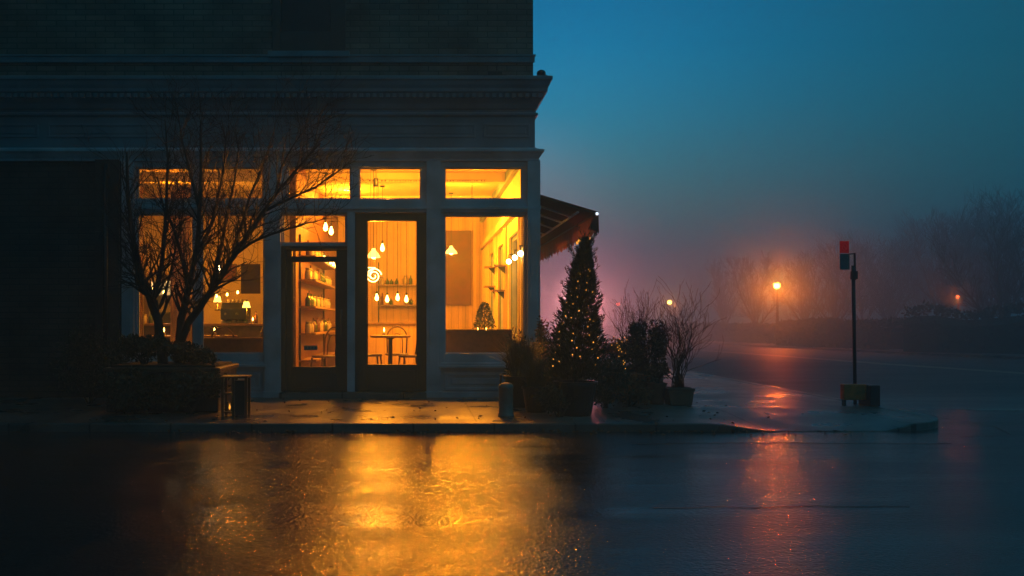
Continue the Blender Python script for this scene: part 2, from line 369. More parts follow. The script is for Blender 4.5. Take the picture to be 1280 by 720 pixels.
# upper front wall with window opening
m.box(XL,wx0,YU,YU+.3,Z(100),TOPZ); m.box(wx1,X(667),YU,YU+.3,Z(100),TOPZ); m.box(wx0,wx1,YU,YU+.3,Z(100),wz0); m.box(wx0,wx1,YU,YU+.3,wz0+1.9,TOPZ)
m.build('brick_wall','brick',B)
m=MB(); m.box(X(667)-.3,X(667)-.002,YU+.302,YB,CEIL+.3,TOPZ-.002); m.box(XL,X(667)-.3,YB-.3,YB,CEIL+.3,TOPZ-.002); m.build('side_wall','brick',B)
m=MB(); m.box(XL+.02,X(667)-.02,YU+.02,YB,TOPZ+.002,TOPZ+.12); m.build('roof','roof',B)
m=MB(); m.box(XL,X(667)+.02,YU-.05,YU-.002,Z(77.5),Z(68.5)); m.box(XL,X(667)+.035,YU-.07,YU-.002,Z(70.5)+.001,Z(68)+.001); m.build('string_course','paint',B,bevel=.006)
# upper window
m=MB(); z1=wz0+1.9
fx0,fx1=X(350),X(413)
m.box(wx0,fx0,YU-.04,YU+.1,wz0,z1); m.box(fx1,wx1,YU-.04,YU+.1,wz0,z1); m.box(fx0,fx1,YU-.03,YU+.1,wz0,Z(38)); m.box(fx0,fx1,YU-.03,YU+.1,z1-.12,z1); m.box(fx0,fx1,YU+.0,YU+.09,Z(38)+.72,Z(38)+.77)
w=m.build('upper_window','darkpaint',B,bevel=.004)
m=MB(); m.box(fx0,fx1,YU+.06,YU+.066,Z(38),z1-.12); m.build('pane','glass_dirty',w)
m=MB(); m.box(fx0-.1,fx1+.1,YU+.2,YU+.22,wz0,z1); m.build('blind','signgrey',w)
m=MB(); m.box(wx0-.06,wx1+.06,YU-.1,YU-.003,wz0-.09,wz0-.002); m.build('sill','paint',w,bevel=.006)
# cornice: moulded profile (distance out, z)
def profile(name, pts, mt, x1):
    m=MB(); n=len(pts); q=14.1
    # front run with a return along the right side
    path=[]
    for (o,z) in pts: path.append([(XL-0,14.0-o,z),(x1+o,14.0-o,z),(x1+o,YB,z)])
    b=len(m.v)
    for p in path: m.v+=p
    for i in range(n-1):
        for k in range(2): a=i*3+k; m.f.append((a,a+1,a+4,a+3))
    return m.build(name,mt,B)
xw=X(667)
profile('cornice',[(-.1,Z(99.5)),(.235,Z(99.5)),(.255,Z(100.8)),(.255,Z(104)),(.23,Z(105.5)),(.215,Z(110)),(.19,Z(114)),(.185,Z(118)),(.15,Z(119)),(.13,Z(124)),(.07,Z(131)),(.045,Z(136)),(.02,Z(138))],'paint',xw)
m=MB()
k=XL+.05
m.box(XL+.05,xw+.15,13.86,13.905,Z(121.5),Z(119.5))
while k<xw+.1: m.box(k,k+.05,13.815,13.9,Z(125),Z(120)); k+=.1
m.build('dentil_course','paint',B)
profile('frieze_moulding',[(.019,Z(138.5)),(.019,Z(141)),(.05,Z(142)),(.055,Z(144.2)),(.03,Z(145)),(.012,Z(146)),(-.0,Z(146.5))],'paint',xw+.01)
m=MB(); m.box(XL,xw+.02,14.0,14.2,Z(199.5),Z(99.7)); m.box(xw-.2,xw+.018,14.202,YB,Z(199.5),Z(99.7)); m.build('fascia','paint',B)
# raised frames of the fascia panels
for (a,b_) in ((604,662),(421,594),(240,410),(60,229),(-110,48)):
    m=MB(); x0,x1,z0,z1=X(a),X(b_),Z(172),Z(155); t=.03
    m.box(x0,x1,13.982,13.998,z0,z0+t); m.box(x0,x1,13.982,13.998,z1-t,z1); m.box(x0,x0+t,13.982,13.998,z0+t,z1-t); m.box(x1-t,x1,13.982,13.998,z0+t,z1-t)
    m.box(x0+.06,x1-.06,13.99,13.998,z0+.06,z1-.06)
    m.build('fascia_panel','paint',B,bevel=.004)
profile('shopfront_moulding',[(.0,Z(184.5)),(.03,Z(186)),(.06,Z(187)),(.115,Z(188)),(.12,Z(190.5)),(.09,Z(193)),(.07,Z(196)),(.045,Z(199)),(.04,Z(201.5)),(-.05,Z(202))],'trim',xw+.03)
m=MB(); m.ball((X(675),13.86,Z(95)),.07,10,.8); m.lathe([(.1,-.06),(.1,-.02),(.05,0)],(X(676),13.9,Z(96))); m.build('cornice_floodlight','metal',B,smooth=True)
m=MB(); m.box(X(608),X(626),13.8,13.86,Z(98.8),Z(94)); m.tube([(X(620),13.85,Z(99)),(X(620),13.85,Z(86))],.012); m.tube([(X(604),13.85,Z(97)),(X(632),13.85,Z(97))],.009)
m.build('cable_bracket','metal',B)
# header beam above the transoms, transom bar, sill rail etc.
m=MB(); m.box(XL,X(675),14.02,14.2,Z(208),Z(199.6)); m.build('header','trim',B)
m=MB(); m.box(X(155),X(675)-.0,13.985,14.2,Z(265.5),Z(249)); m.box(X(155),X(675)+.01,13.95,13.9845,Z(262),Z(258.5)); m.build('transom_bar','trim',B,bevel=.004)
base=WALK
for (a,b_) in ((153,168),(331,351),(533,551),(659,675)):
    m=MB(); m.box(X(a),X(b_),13.955,14.22,base,Z(201.8)); 
    m.box(X(a)-.02,X(b_)+.015,13.93,14.0,base+.001,Z(489)); m.box(X(a)+.04,X(b_)-.04,13.947,13.955,Z(480),Z(272))
    m.build('pilaster','trim',B,bevel=.006)
# plinth below everything
m=MB(); m.box(XL,X(155),14.0,14.3,0.0,Z(199.7)); m.build('left_wall','brick_shaded',B)
m=MB(); m.box(X(120),X(150),13.95,13.998,.0,Z(199.8)); m.build('pilaster','darkpaint',B,bevel=.006)
def stall(x0,x1):
    m=MB(); m.box(x0,x1,14.03,14.2,base,Z(457.2))
    m.build('stall_riser','trim',B)
    zz0,zz1=Z(488),Z(466); t=.045; p0,p1=x0+.06,x1-.06
    m=MB(); m.box(p0,p1,14.005,14.028,zz0,zz0+t); m.box(p0,p1,14.005,14.028,zz1-t,zz1); m.box(p0,p0+t,14.005,14.028,zz0+t,zz1-t); m.box(p1-t,p1,14.005,14.028,zz0+t,zz1-t); m.box(p0+.1,p1-.1,14.012,14.028,zz0+.09,zz1-.09)
    m.build('riser_panel','trim',B,bevel=.006)
stall(X(551),X(659)); stall(X(168),X(331))
m=MB(); m.box(X(168),X(659),13.985,14.2,base-.05,Z(490)); m.build('plinth','trim',B,bevel=.004)
m=MB(); m.tube([(X(134),13.9,.12),(X(134),13.9,Z(206))],.04,10); m.build('downpipe','metal',B,smooth=True)
# windows
GY=14.12
def window(x0,x1,z0,z1,fr,name='window',sill=False,mt='trim',lab=None,gl='glass'):
    """x0..z1 = glass edges; fr = frame widths (left,right,bottom,top)"""
    l,r,b,t=fr; m=MB()
    m.box(x0-l,x0,14.04,14.2,z0-b,z1+t); m.box(x1,x1+r,14.04,14.2,z0-b,z1+t)
    m.box(x0,x1,14.04,14.2,z0-b,z0); m.box(x0,x1,14.04,14.2,z1,z1+t)
    # inner stop bead
    e=.018
    m.box(x0,x0+e,14.09,14.11,z0,z1); m.box(x1-e,x1,14.09,14.11,z0,z1); m.box(x0+e,x1-e,14.09,14.11,z0,z0+e); m.box(x0+e,x1-e,14.09,14.11,z1-e,z1)
    w=m.build(name,mt,B,bevel=.004)
    m=MB(); m.box(x0,x1,GY,GY+.006,z0,z1); m.build('pane',gl,w)
    if sill:
        m=MB(); m.box(x0-l-.03,x1+r+.03,13.93,14.038,z0-b-.045,z0-b-.003); m.box(x0-l,x1+r,13.97,14.038,z0-b-.003,z0-b+.03); m.build('sill',mt,w,bevel=.005)
    return w
TR=[(170,238,169,244),(250,328,244,331),(359,438,351,443.5),(449,526,443.5,533),(556,653,551,659)]
for a,b_,c,d in TR: window(X(a),X(b_),Z(248),Z(209),(X(a)-X(c),X(d)-X(b_),.012,.02),'transom_window')
window(X(556),X(656.5),Z(442),Z(269),(X(556)-X(551),X(659)-X(656.5),Z(442)-Z(456),.04),'shop_window',True)
window(X(170),X(240),Z(442),Z(267.5),(X(170)-X(168),X(245)-X(240),Z(442)-Z(455),.03),'shop_window',True)
window(X(251),X(329),Z(442),Z(267.5),(X(251)-X(245),X(331)-X(329),Z(442)-Z(455),.03),'shop_window',True)
# door bay: fanlight over a glazed door, next to a tall glazed leaf
m=MB(); m.box(X(434),X(443.5),13.97,14.22,Z(490)+.001,Z(265.7)); m.build('door_post','trim',B,bevel=.006)
window(X(353),X(432),Z(303.5),Z(267.5),(X(353)-X(351),X(434)-X(432),.045,.03),'fanlight_window')
def door(x0,x1,gx0,gx1,zt,gz0,gz1,name,split=None,yy=0):
    m=MB(); y0,y1=14.05+yy,14.16+yy; zb=Z(490)+.003
    m.box(x0,gx0,y0,y1,zb,zt); m.box(gx1,x1,y0,y1,zb,zt); m.box(gx0,gx1,y0,y1,zb,gz0)
    if split: m.box(gx0,gx1,y0,y1,gz1,split[0]); m.box(gx0,gx1,y0,y1,split[1],zt)
    else: m.box(gx0,gx1,y0,y1,gz1,zt)
    e=.02
    m.box(gx0,gx0+e,y0+.03,y0+.05,gz0,gz1); m.box(gx1-e,gx1,y0+.03,y0+.05,gz0,gz1)
    m.box(gx0+.05,gx1-.05,y0-.012,y0-.001,zb+.06,gz0-.09)
    d=m.build(name,'darkpaint',B,bevel=.004)
    m=MB(); m.box(gx0,gx1,y0+.055,y0+.061,gz0,gz1)
    if split: m.box(gx0,gx1,y0+.055,y0+.061,split[0],split[1])
    m.build('pane','glass',d)
    return d
dm=MB(); dm.box(X(351),X(357),14.02,14.2,Z(490)+.002,Z(307.5)); dm.box(X(357),X(434),14.02,14.2,Z(311),Z(307.5)); dm.build('door_frame','darkpaint',B,bevel=.004)
d1=door(X(357),X(434),X(364),X(420),Z(311.2),Z(459),Z(327),'entrance_door',(Z(320),Z(313)),.02)
m=MB(); hx=X(427); m.tube([(hx,14.03,1.02),(hx,13.97,1.02),(hx,13.97,1.42),(hx,14.03,1.42)],.014,8); m.build('handle','steel',d1,smooth=True)
m=MB(); m.box(X(379),X(396),14.095,14.1,Z(438),Z(432)); pl=m.build('opening_hours_plate','ceramic',d1)
m=MB()
for i in range(4): m.box(X(380.5+i*4),X(382.8+i*4),14.091,14.0945,Z(436.5),Z(433.5))
m.box(X(380.5),X(395),14.0915,14.0945,Z(436.8),Z(436.2)); m.build('plate_marks','signgrey',d1)
d2=door(X(443.5),X(533),X(458),X(522),Z(266),Z(456),Z(275.5),'tall_glazed_door')
m=MB(); m.box(X(351),X(533),13.8,14.2,WALK-.02,Z(490)); m.build('threshold','kerb',B,bevel=.006)
# right side wall of the cafe, with windows that throw light under the awning
sw=[(15.2,16.6),(17.4,18.8),(19.6,21.0)]
m=MB(); y=14.22; x0,x1=1.72,XRB
m.box(x0,x1,14.221,YB,.0,.95); m.box(x0,x1,14.221,YB,2.75,Z(199.8))
for a,b_ in sw: m.box(x0,x1,y,a,.95,2.75); y=b_
m.box(x0,x1,y,YB,.95,2.75); m.build('side_shop_wall','paint',B)
for a,b_ in sw:
    m=MB(); m.box(1.74,1.87,a,a+.06,.95,2.75); m.box(1.74,1.87,b_-.06,b_,.95,2.75); m.box(1.74,1.87,a+.06,b_-.06,.95,1.02); m.box(1.74,1.87,a+.06,b_-.06,2.68,2.75); m.box(1.76,1.85,(a+b_)/2-.02,(a+b_)/2+.02,1.02,2.68)
    w=m.build('side_window','trim',B,bevel=.004)
    m=MB(); m.box(1.8,1.806,a+.06,b_-.06,1.02,2.68); m.build('pane','glass',w)
# ---- awning on the side wall
ay0,ay1=14.3,23.0; ox=2.84; oz=2.955; iz=3.235; ix=1.895
m=MB()
m.quad((ix,ay0,iz),(ox,ay0,oz),(ox,ay1,oz),(ix,ay1,iz)); m.quad((ix,ay0,iz-.012),(ix,ay1,iz-.012),(ox,ay1,oz-.012),(ox,ay0,oz-.012))
m.quad((ix,ay0,iz-.012),(ox,ay0,oz-.012),(ox,ay0,oz),(ix,ay0,iz))
aw=m.build('awning','canvas',B)
m=MB(); random.seed(3)
n=150
for i in range(n):
    a=ay0+(ay1-ay0)*i/n; b_=ay0+(ay1-ay0)*(i+1)/n
    za=oz-.29-.05*abs(sin(i*.42))-(.08*random.random() if random.random()<.35 else 0)
    m.quad((ox+.002,a,oz),(ox+.002,b_,oz),(ox+.01,b_,za),(ox+.01,a,za+random.uniform(-.02,.02)))
m.build('valance','canvas2',aw)
m=MB(); zt=oz-.3
m.quad((ox-.02,ay0-.004,oz),(ox,ay0-.004,oz),(ox+.008,ay0-.004,zt),(ox-.17,ay0-.004,zt+.02)); m.build('valance_end','canvas2',aw)
m=MB(); m.tube([(2.53,ay0+.05,2.955),(2.53,ay1-.1,2.955)],.02,8); 
m.build('front_rail','pale',aw,smooth=True)
for i,yy in enumerate([15.0,15.9,16.95,18.1,19.3,20.5,21.7]):
    m=MB(); m.box(-.0,.0,0,0,0,0) if False else None
    m.prism([(1.9,3.185),(2.53,2.975),(2.53,2.955),(1.9,3.165)],'y',yy,yy+.1); m.build('support_arm','pale',aw)
m=MB(); m.tube([(ix+.02,ay0+.02,iz-.03),(ox-.02,ay0+.02,oz-.03)],.016,6); m.tube([(ox-.02,ay0+.02,oz-.02),(ox-.02,ay1,oz-.02)],.016,6); m.build('awning_frame','wood',aw)
m=MB(); m.ball((X(746.5,14.25),14.26,Z(267,14.25)),.024,10); m.build('end_light','white_led',aw,smooth=True)
# icicle lights hanging under the valance
t=thing('icicle_light_strip','amber icicle lights hanging from the awning edge above the tall lit evergreen','string lights',(2.80,14.8,2.6))
m=MB(); m.tube([(2.8,14.45,2.66),(2.8,19.5,2.66)],.004,4); m.build('cable','wire',t)
random.seed(11)
bp=None
for i in range(15):
    yy=14.8+ i*.085+random.uniform(-.05,.05); zz=2.66-random.uniform(.02,.12 if i<10 else .05)
    if bp is None:
        m=MB(); m.lathe([(.004,-.035),(.009,-.01),(.006,.02)],(2.8,yy,zz),6); bp=m.build('bulb','fairy',t); b0=(yy,zz)
    else:
        c=bp.copy(); COL.objects.link(c); c.parent=t; c.location=(0,yy-b0[0],zz-b0[1])

# ---------------------------------------------------------------- cafe interior shell (parts of the building)
PX=-2.05
m=MB(); m.box(XL,1.72,14.22,YB,FLR-.1,FLR); m.build('shop_floor','floor',B)
m=MB(); m.box(XL,1.72,14.222,YB,CEIL,CEIL+.1); m.box(XL,1.72,16.4,16.62,CEIL-.16,CEIL-.002); m.box(XL,1.72,19.4,19.62,CEIL-.16,CEIL-.002)
m.build('ceiling','ceil',B)
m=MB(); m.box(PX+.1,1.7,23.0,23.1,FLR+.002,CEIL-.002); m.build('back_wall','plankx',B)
m=MB(); m.box(-9.8,PX,21.0,21.1,FLR+.002,CEIL-.002); m.build('back_wall','plaster',B)
m=MB(); m.box(PX,PX+.1,14.9,23.1,FLR+.002,CEIL-.002); m.build('partition_wall','recess',B)
m=MB(); m.box(-9.9,-9.8,14.3,21,FLR+.002,CEIL-.002); m.build('partition_wall','plaster',B)
# boarding inside the right wall
m=MB(); y=14.23
for a,b_ in sw: m.box(1.68,1.718,y,a,FLR+.002,CEIL-.003); m.box(1.68,1.718,a,b_,FLR+.002,.95); m.box(1.68,1.718,a,b_,2.75,CEIL-.003); y=b_
m.box(1.68,1.718,y,22.99,FLR+.002,CEIL-.003); m.build('wall_boarding','plank',B)
y=14.4; k=0
while y<22.9:
    if not any(a-.03<y<b_+.0 for a,b_ in sw):
        m=MB(); m.box(1.645,1.679,y,y+.05,FLR+.01,3.02); m.build('batten','plaster',B)
        k+=1
    y+=.42
m=MB(); m.box(1.6,1.679,14.3,22.98,3.03,3.15); m.box(1.63,1.679,14.3,22.98,3.151,3.2); m.build('picture_rail','plaster',B)
m=MB(); m.box(.66,1.38,22.9,22.995,1.65,3.5)
m.build('recess_panel','recess',B)
# right wall shelves brackets
for (yy,zz) in ((16.9,2.25),(17.1,1.8),(19.1,2.35),(19.2,1.95)):
    t=thing('wall_shelf',{16.9:'short upper wood shelf between the first two side windows',17.1:'short lower wood shelf between the first two side windows',19.1:'small upper shelf on cream boarding farther back',19.2:'small lower shelf on cream boarding farther back'}[yy],'shelf',(1.6,yy,zz),0,'shelves on the right interior wall')
    m=MB(); m.box(1.42,1.643,yy-.18,yy+.18,zz,zz+.03); m.build('shelf_board','wood2',t)
    m=MB(); m.prism([(1.64,zz-.002),(1.5,zz-.002),(1.64,zz-.14)],'y',yy-.01,yy+.01); m.build('bracket','metal',t)
# curtains beside right wall by the front corner, side window curtains
def curtain(name,label,p0,p1,z0,z1,waves,amp):
    m=MB(); n=waves*8
    a=Vector(p0); b_=Vector(p1); d=(b_-a); nn=Vector((-d.y,d.x)).normalized()
    for i in range(n+1):
        t=i/n; q=a+d*t+nn*(amp*sin(t*waves*2*pi)+amp*.4*sin(t*17)); m.v+=[(q.x,q.y,z0),(q.x,q.y,z1)]
    for i in range(n): m.f.append((2*i,2*i+2,2*i+3,2*i+1))
    o=m.build(name,'cloth',None,smooth=True); sm=o.modifiers.new('s','SOLIDIFY'); sm.thickness=.003
    return tag(o,label,'curtain','curtains in the cafe windows')
curtain('curtain','linen curtain panel in left window bay behind the bare tree trunk',(X(213,14.6),14.6),(X(240,14.6),14.6),FLR+.6,3.4,5,.03)
curtain('curtain','linen curtain panel at far left end of the left window bay',(X(166,14.6),14.6),(X(180,14.6),14.6),FLR+.6,3.4,3,.03)

# ---------------------------------------------------------------- lamps indoors
def pendant(name,label,x,y,z,kind='cone',power=40,r=.13,col=WARM,mt='bulb'):
    t=thing(name,label,'lamp',(x,y,z),0,'pendant lamps in the cafe')
    m=MB(); m.tube([(x,y,z+.1),(x,y,CEIL-.02)],.006,5); m.lathe([(.05,0),(.05,.02)],(x,y,CEIL-.022),10); m.build('cord','wire',t)
    if kind=='cone':
        m=MB(); m.lathe([(r,-.0),(r*.75,.06),(.035,.13),(.03,.16)],(x,y,z),20,False); m.build('lamp_shade','shadeglow',t,smooth=True)
        m=MB(); m.ball((x,y,z+.02),.045); m.build('bulb',mt,t,smooth=True); plight('pendant_light',(x,y,z-.06),power,col,.05)
    elif kind=='bulb':
        m=MB(); m.lathe([(.004,-.07),(.03,-.055),(.042,-.02),(.035,.02),(.018,.06),(.016,.09)],(x,y,z),12); m.build('bulb',mt,t,smooth=True)
        m=MB(); m.lathe([(.02,.085),(.022,.14),(.01,.15)],(x,y,z),8); m.build('socket','metal',t); plight('pendant_light',(x,y,z),power,col,.05)
    return t
P=pendant
LP=2.1
P('pendant_lamp','bright cone shaped pendant lamp in the tall glazed door, above the neon spiral',X(467,16),16,Z(322,16),'cone',130*LP,.12)
P('pendant_lamp','small bare pendant bulb just right of the cone lamp',X(478,18),18,Z(310,18),'bulb',110*LP)
P('pendant_lamp','higher of the two bare bulbs seen through the fanlight above the door',X(407,16.4),16.4,Z(284,16.4),'bulb',40*LP)
P('pendant_lamp','lower of the two bare bulbs seen through the fanlight above the door',X(414,17),17,Z(289,17),'bulb',40*LP)
P('pendant_lamp','pendant bulb at the left edge of the transom above the entrance door',X(368,15.6),15.6,Z(219,15.6),'bulb',28*LP)
P('pendant_lamp','bare pendant bulb hanging at far left of the left window',X(172,14.8),14.8,Z(304,14.8),'bulb',22*LP,mt='bulbw')
P('pendant_lamp','bare pendant bulb hanging behind the fork of the bare tree',X(273,14.8),14.8,Z(333,14.8),'bulb',26*LP,mt='bulbw')
P('pendant_lamp','round glowing pendant by the dark timber panel at back of right window',X(564,19),19,Z(317,19),'cone',90*LP,.13)
P('pendant_lamp','pendant lamp deep in the right hand window above the plant table',X(590,17),17,3.3,'cone',150*LP,.12)
P('pendant_lamp','added high pendant bulb brightening the left room nearest the front glass',X(222,16.6),16.6,3.35,'bulb',85*LP)  # extra pendant added to brighten the left room
P('pendant_lamp','added high pendant bulb brightening the left room right of the bare tree fork',X(300,17.2),17.2,3.35,'bulb',85*LP)  # second pendant added as fill for the left room
P('pendant_lamp','added pendant cone lamp brightening the far end of the service counter',X(225,18.4),18.4,2.5,'cone',70*LP,.14)  # third added lamp, lifts the light over the counter
for i,pp in enumerate((471,484,497,508)):
    P('pendant_lamp',('leftmost','second from left','third from left','rightmost')[i]+' in the row of four small bulbs low over the back bar',X(pp,20.4),20.4,Z(372+(i%2)*2,20.4),'bulb',7)
# table lamps
def table_lamp(label,x,y,z,power):
    t=thing('table_lamp',label,'lamp',(x,y,z),0,'small table lamps in the cafe')
    m=MB(); m.lathe([(.06,0),(.06,.015),(.012,.03),(.012,.2)],(x,y,z)); m.build('lamp_base','metal',t,smooth=True)
    m=MB(); m.lathe([(.085,.17),(.05,.29)],(x,y,z),16,False); m.build('lamp_shade','shadeglow',t,smooth=True)
    plight('table_lamp_light',(x,y,z+.14),power,WARM,.035); return t
# globe wall lamps on right wall
for i,(pp,py,yy) in enumerate(((636,327,15.8),(643.5,322,15.1),(650.5,317,14.4))):
    xx=X(pp,yy); zz=Z(py,yy)
    t=thing('globe_wall_lamp',['globe wall lamp farthest back of the three on the right boarding','middle globe wall lamp of the three on the right boarding','nearest globe wall lamp, beside the curtain at the right window edge'][i],'lamp',(xx,yy,zz),0,'globe wall lamps on the right wall')
    m=MB(); m.ball((xx,yy,zz),.042,12); m.build('globe','bulbw',t,smooth=True)
    m=MB(); m.tube([(xx,yy,zz+.05),(xx,yy,zz+.12),(1.66,yy,zz+.12)],.009,6); m.lathe([(.04,0),(.04,.02)],(1.655,yy,zz+.11),10); m.build('arm','metal',t)
    plight('wall_lamp_light',(xx,yy,zz),42*LP,(1,.40,.02),.046)
# ceiling spots
for i,(xx,yy,lb) in enumerate(((X(484,15.1),15.1,'recessed ceiling spot above the tall glazed door'),(X(576,16.9),17.4,'recessed ceiling spot seen in the right transom'),(-1.4,18.5,'recessed ceiling spot above the middle of the room'),(.3,20.8,'recessed ceiling spot near the dark timber panel'))):
    t=thing('ceiling_spot',lb,'lamp',(xx,yy,CEIL-.02),0,'recessed ceiling spots')
    m=MB(); m.lathe([(.09,-.012),(.09,-.002),(.06,-.002),(.06,-.012)],(xx,yy,CEIL),16); m.build('rim','ceramic',t)
    m=MB(); m.lathe([(.055,-.02),(.055,-.014)],(xx,yy,CEIL),16); m.build('lens','can',t)
    plight('spot_light',(xx,yy,CEIL-.22),90*LP,WARM,.04)
# transom clutter: hanging fixtures
for (pp,py,yy,lb) in ((470,228,15.5,'larger dark cylinder light hanging behind the transom above the tall door'),(474.5,218,16.5,'smaller dark cylinder light high behind the transom above the tall door')):
    x,z=X(pp,yy),Z(py,yy); t=thing('track_light',lb,'lamp',(x,yy,z),0,'dark cylinder ceiling lights')
    m=MB(); m.lathe([(.035,-.07),(.045,-.05),(.045,.06),(.03,.075)],(x,yy,z),12); m.build('housing','metal',t,smooth=True)
    m=MB(); m.tube([(x,yy,z+.07),(x,yy,CEIL)],.006,5); m.tube([(x-.02,yy,z-.06),(x-.03,yy,z-.5)],.004,4); m.build('cord','wire',t)
# garland of small flags in the transoms
for (a,b_,lb) in ((461,527,'row of small dark pennants strung across the transom above the tall door'),(558,606,'row of small dark pennants strung across the right transom')):
    yy=14.9; t=thing('pennant_garland',lb,'garland',(X(a,yy),yy,Z(226,yy)),0,'pennant garlands in the transoms')
    m=MB(); m.tube([(X(a-2,yy),yy,Z(224.7,yy)),(X(b_+2,yy),yy,Z(224.7,yy))],.003,4); m.build('string','wire',t)
    k=a; random.seed(a)
    while k<b_:
        w_=random.choice((1.4,1.9,2.3)); x0,x1=X(k,yy),X(k+w_,yy)
        m=MB(); m.prism([(x0,Z(225,yy)),(x1,Z(225,yy)),((x0+x1)/2,Z(227.6,yy))],'y',yy-.004,yy+.004); m.build('pennant','wood',t); k+=w_+random.choice((1.2,2,3.6))
# neon spiral sign
nx_,nz_,ny=X(467,14.35),Z(345,14.35),14.35
t=thing('neon_sign','glowing neon spiral sign hanging behind the tall glazed door','neon sign',(nx_,ny,nz_))
pts=[]
for i in range(70):
    a=i/70*2*pi*2.1; r=.025+.1*(i/70); pts.append((nx_+r*cos(-a+.6),ny,nz_+r*sin(-a+.6)))
m=MB(); m.tube(pts,.009,6); m.build('spiral_tube','neon',t,smooth=True)
m=MB(); m.tube([(nx_-.1,ny,nz_+.13),(nx_+.03,ny,nz_+.13),(nx_-.03,ny,nz_+.08),(nx_-.09,ny,nz_+.02),(nx_-.02,ny,nz_-.04)],.008,6); m.build('zigzag_tube','neon',t)
m=MB(); m.tube([(nx_-.05,ny+.01,nz_+.13),(nx_-.05,ny+.01,CEIL)],.003,4); m.tube([(nx_+.05,ny+.01,nz_+.11),(nx_+.05,ny+.01,CEIL)],.003,4); m.build('hanging_wire','wire',t)
plight('neon_glow',(nx_,ny-.05,nz_),22,(1,.5,.12),.06)

# ---------------------------------------------------------------- furniture
def mk_table():
    t=thing('cafe_table','','table',(0,0,0),0,'cafe tables')
    m=MB(); m.lathe([(.335,.80),(.345,.81),(.345,.835),(.335,.842)],(0,0,0),32); m.build('table_top','wood2',t)
    m=MB(); m.lathe([(.24,0),(.24,.015),(.06,.04),(.035,.08),(.035,.77),(.08,.79),(.12,.799)],(0,0,0),18); m.build('pedestal','metal',t,smooth=True); return t
def mk_chair():
    t=thing('bentwood_chair','','chair',(0,0,0),0,'bentwood chairs in the cafe')
    m=MB(); m.lathe([(.19,.47),(.205,.48),(.205,.5),(.19,.51)],(0,0,0),24); m.build('seat','wood',t,smooth=False)
    for sx in (-1,1):
        m=MB(); m.tube([(sx*.13,.15,.47),(sx*.16,.19,0)],[.016,.012],8); m.build('leg','wood',t)
        m=MB(); m.tube([(sx*.13,-.14,.5),(sx*.17,-.2,0)],[.016,.012],8); m.build('leg','wood',t)
    m=MB(); pts=[(-.17,-.15,.5)]
    for i in range(13): a=pi-pi*i/12; pts.append((.18*cos(a),-.19-.05*sin(a),.78+.2*sin(a)))
    pts.append((.17,-.15,.5)); m.tube(pts,.014,8); m.build('back_hoop','wood',t,smooth=True)
    m=MB(); pts=[(-.1,-.16,.5)]
    for i in range(9): a=pi-pi*i/8; pts.append((.1*cos(a),-.18-.04*sin(a),.7+.16*sin(a)))
    pts.append((.1,-.16,.5)); m.tube(pts,.009,6); m.build('inner_hoop','wood',t,smooth=True)
    m=MB(); pts=[(.15*cos(2*pi*i/16),.15*sin(2*pi*i/16),.24) for i in range(17)]; m.tube(pts,.008,6); m.build('stretcher_ring','wood',t); return t
tb=mk_table(); ch=mk_chair()
tabs=[(X(488,15.7),15.7,'round cafe table with wood top in the tall glazed door view'),
 (X(600,15.4),15.5,'round cafe table near the right window holding the little decorated tree'),
 (X(205,15.3),15.3,'round cafe table at the far left window behind the tree trunks'),
 (X(268,15.4),15.6,'round cafe table at the right half of the left window'),
 (X(430,16.5),17.2,'round cafe table deeper inside behind the door post'),
 (X(560,17),18.2,'round cafe table far back near the dark timber panel')]
for i,(x,y,lb) in enumerate(tabs):
    if i==0: tb.location=(x,y,FLR); tb['label']=lb
    else: dup(tb,(x,y,FLR),0,lb)
chs=[(X(513,15.6),15.55,1.9,'bentwood chair side on at the right of the table in the tall glazed door'),
 (X(496,16.4),16.35,pi,'bentwood chair behind the table in the tall glazed door'),
 (X(463,15.9),15.95,-1.75,'bentwood chair side on at the left of the table in the tall glazed door'),
 (X(566,15.2),15.3,-1.8,'bentwood chair at the left edge of the right window'),
 (X(628,15.6),15.9,1.7,'bentwood chair at the right of the little tree table'),
 (X(281,14.9),14.85,.1,'bentwood chair close to the glass in the right half of the left window'),
 (X(255,16.2),16.2,pi,'bentwood chair behind the table in the left window'),
 (X(312,15.7),15.7,1.6,'bentwood chair right of the table in the left window'),
 (X(184,15.0),15.0,-1.2,'bentwood chair at the far left end of the left window'),
 (X(222,15.6),15.8,1.9,'bentwood chair between the two trunks in the left window'),
 (X(405,15.4),15.4,2.4,'bentwood chair seen low through the entrance door'),
 (X(548,17.6),17.7,-1.4,'bentwood chair far back beside the right window pilaster')]
for i,(x,y,rz,lb) in enumerate(chs):
    if i==0: ch.location=(x,y,FLR); ch.rotation_euler=(0,0,rz); ch['label']=lb
    else: dup(ch,(x,y,FLR),rz,lb)
TT=FLR+.842
table_lamp('glowing table lamp at the right side of the left window',X(308,18.5),18.5,Z(400,18.5)+.08,30)
table_lamp('small glowing lamp on the counter, left of the coffee machine',X(272,18.6),18.6,Z(393,18.6)+.08,16)
# candles
def candle(x,y,z,lb):
    t=thing('candle_jar',lb,'candle',(x,y,z),0,'candle jars on the cafe tables')
    m=MB(); m.lathe([(.03,0),(.035,.01),(.035,.05),(.025,.05),(.025,.012)],(x,y,z),12); m.build('jar','ceramic',t,smooth=True)
    m=MB(); m.lathe([(.003,.055),(.012,.075),(.009,.1),(.001,.13)],(x,y,z),8); m.build('flame','bulb',t)
    plight('candle_light',(x,y,z+.16),2.5,WARM,.02)
candle(X(607,15.4),15.25,TT,'candle jar in front of the little decorated tree')
candle(X(597,15.4),15.35,TT,'candle jar left of the little decorated tree')
candle(X(268,15.5),15.5,TT,'candle jar on the table in the left window')
candle(X(480,15.7),15.75,TT,'candle jar on the table in the tall glazed door')
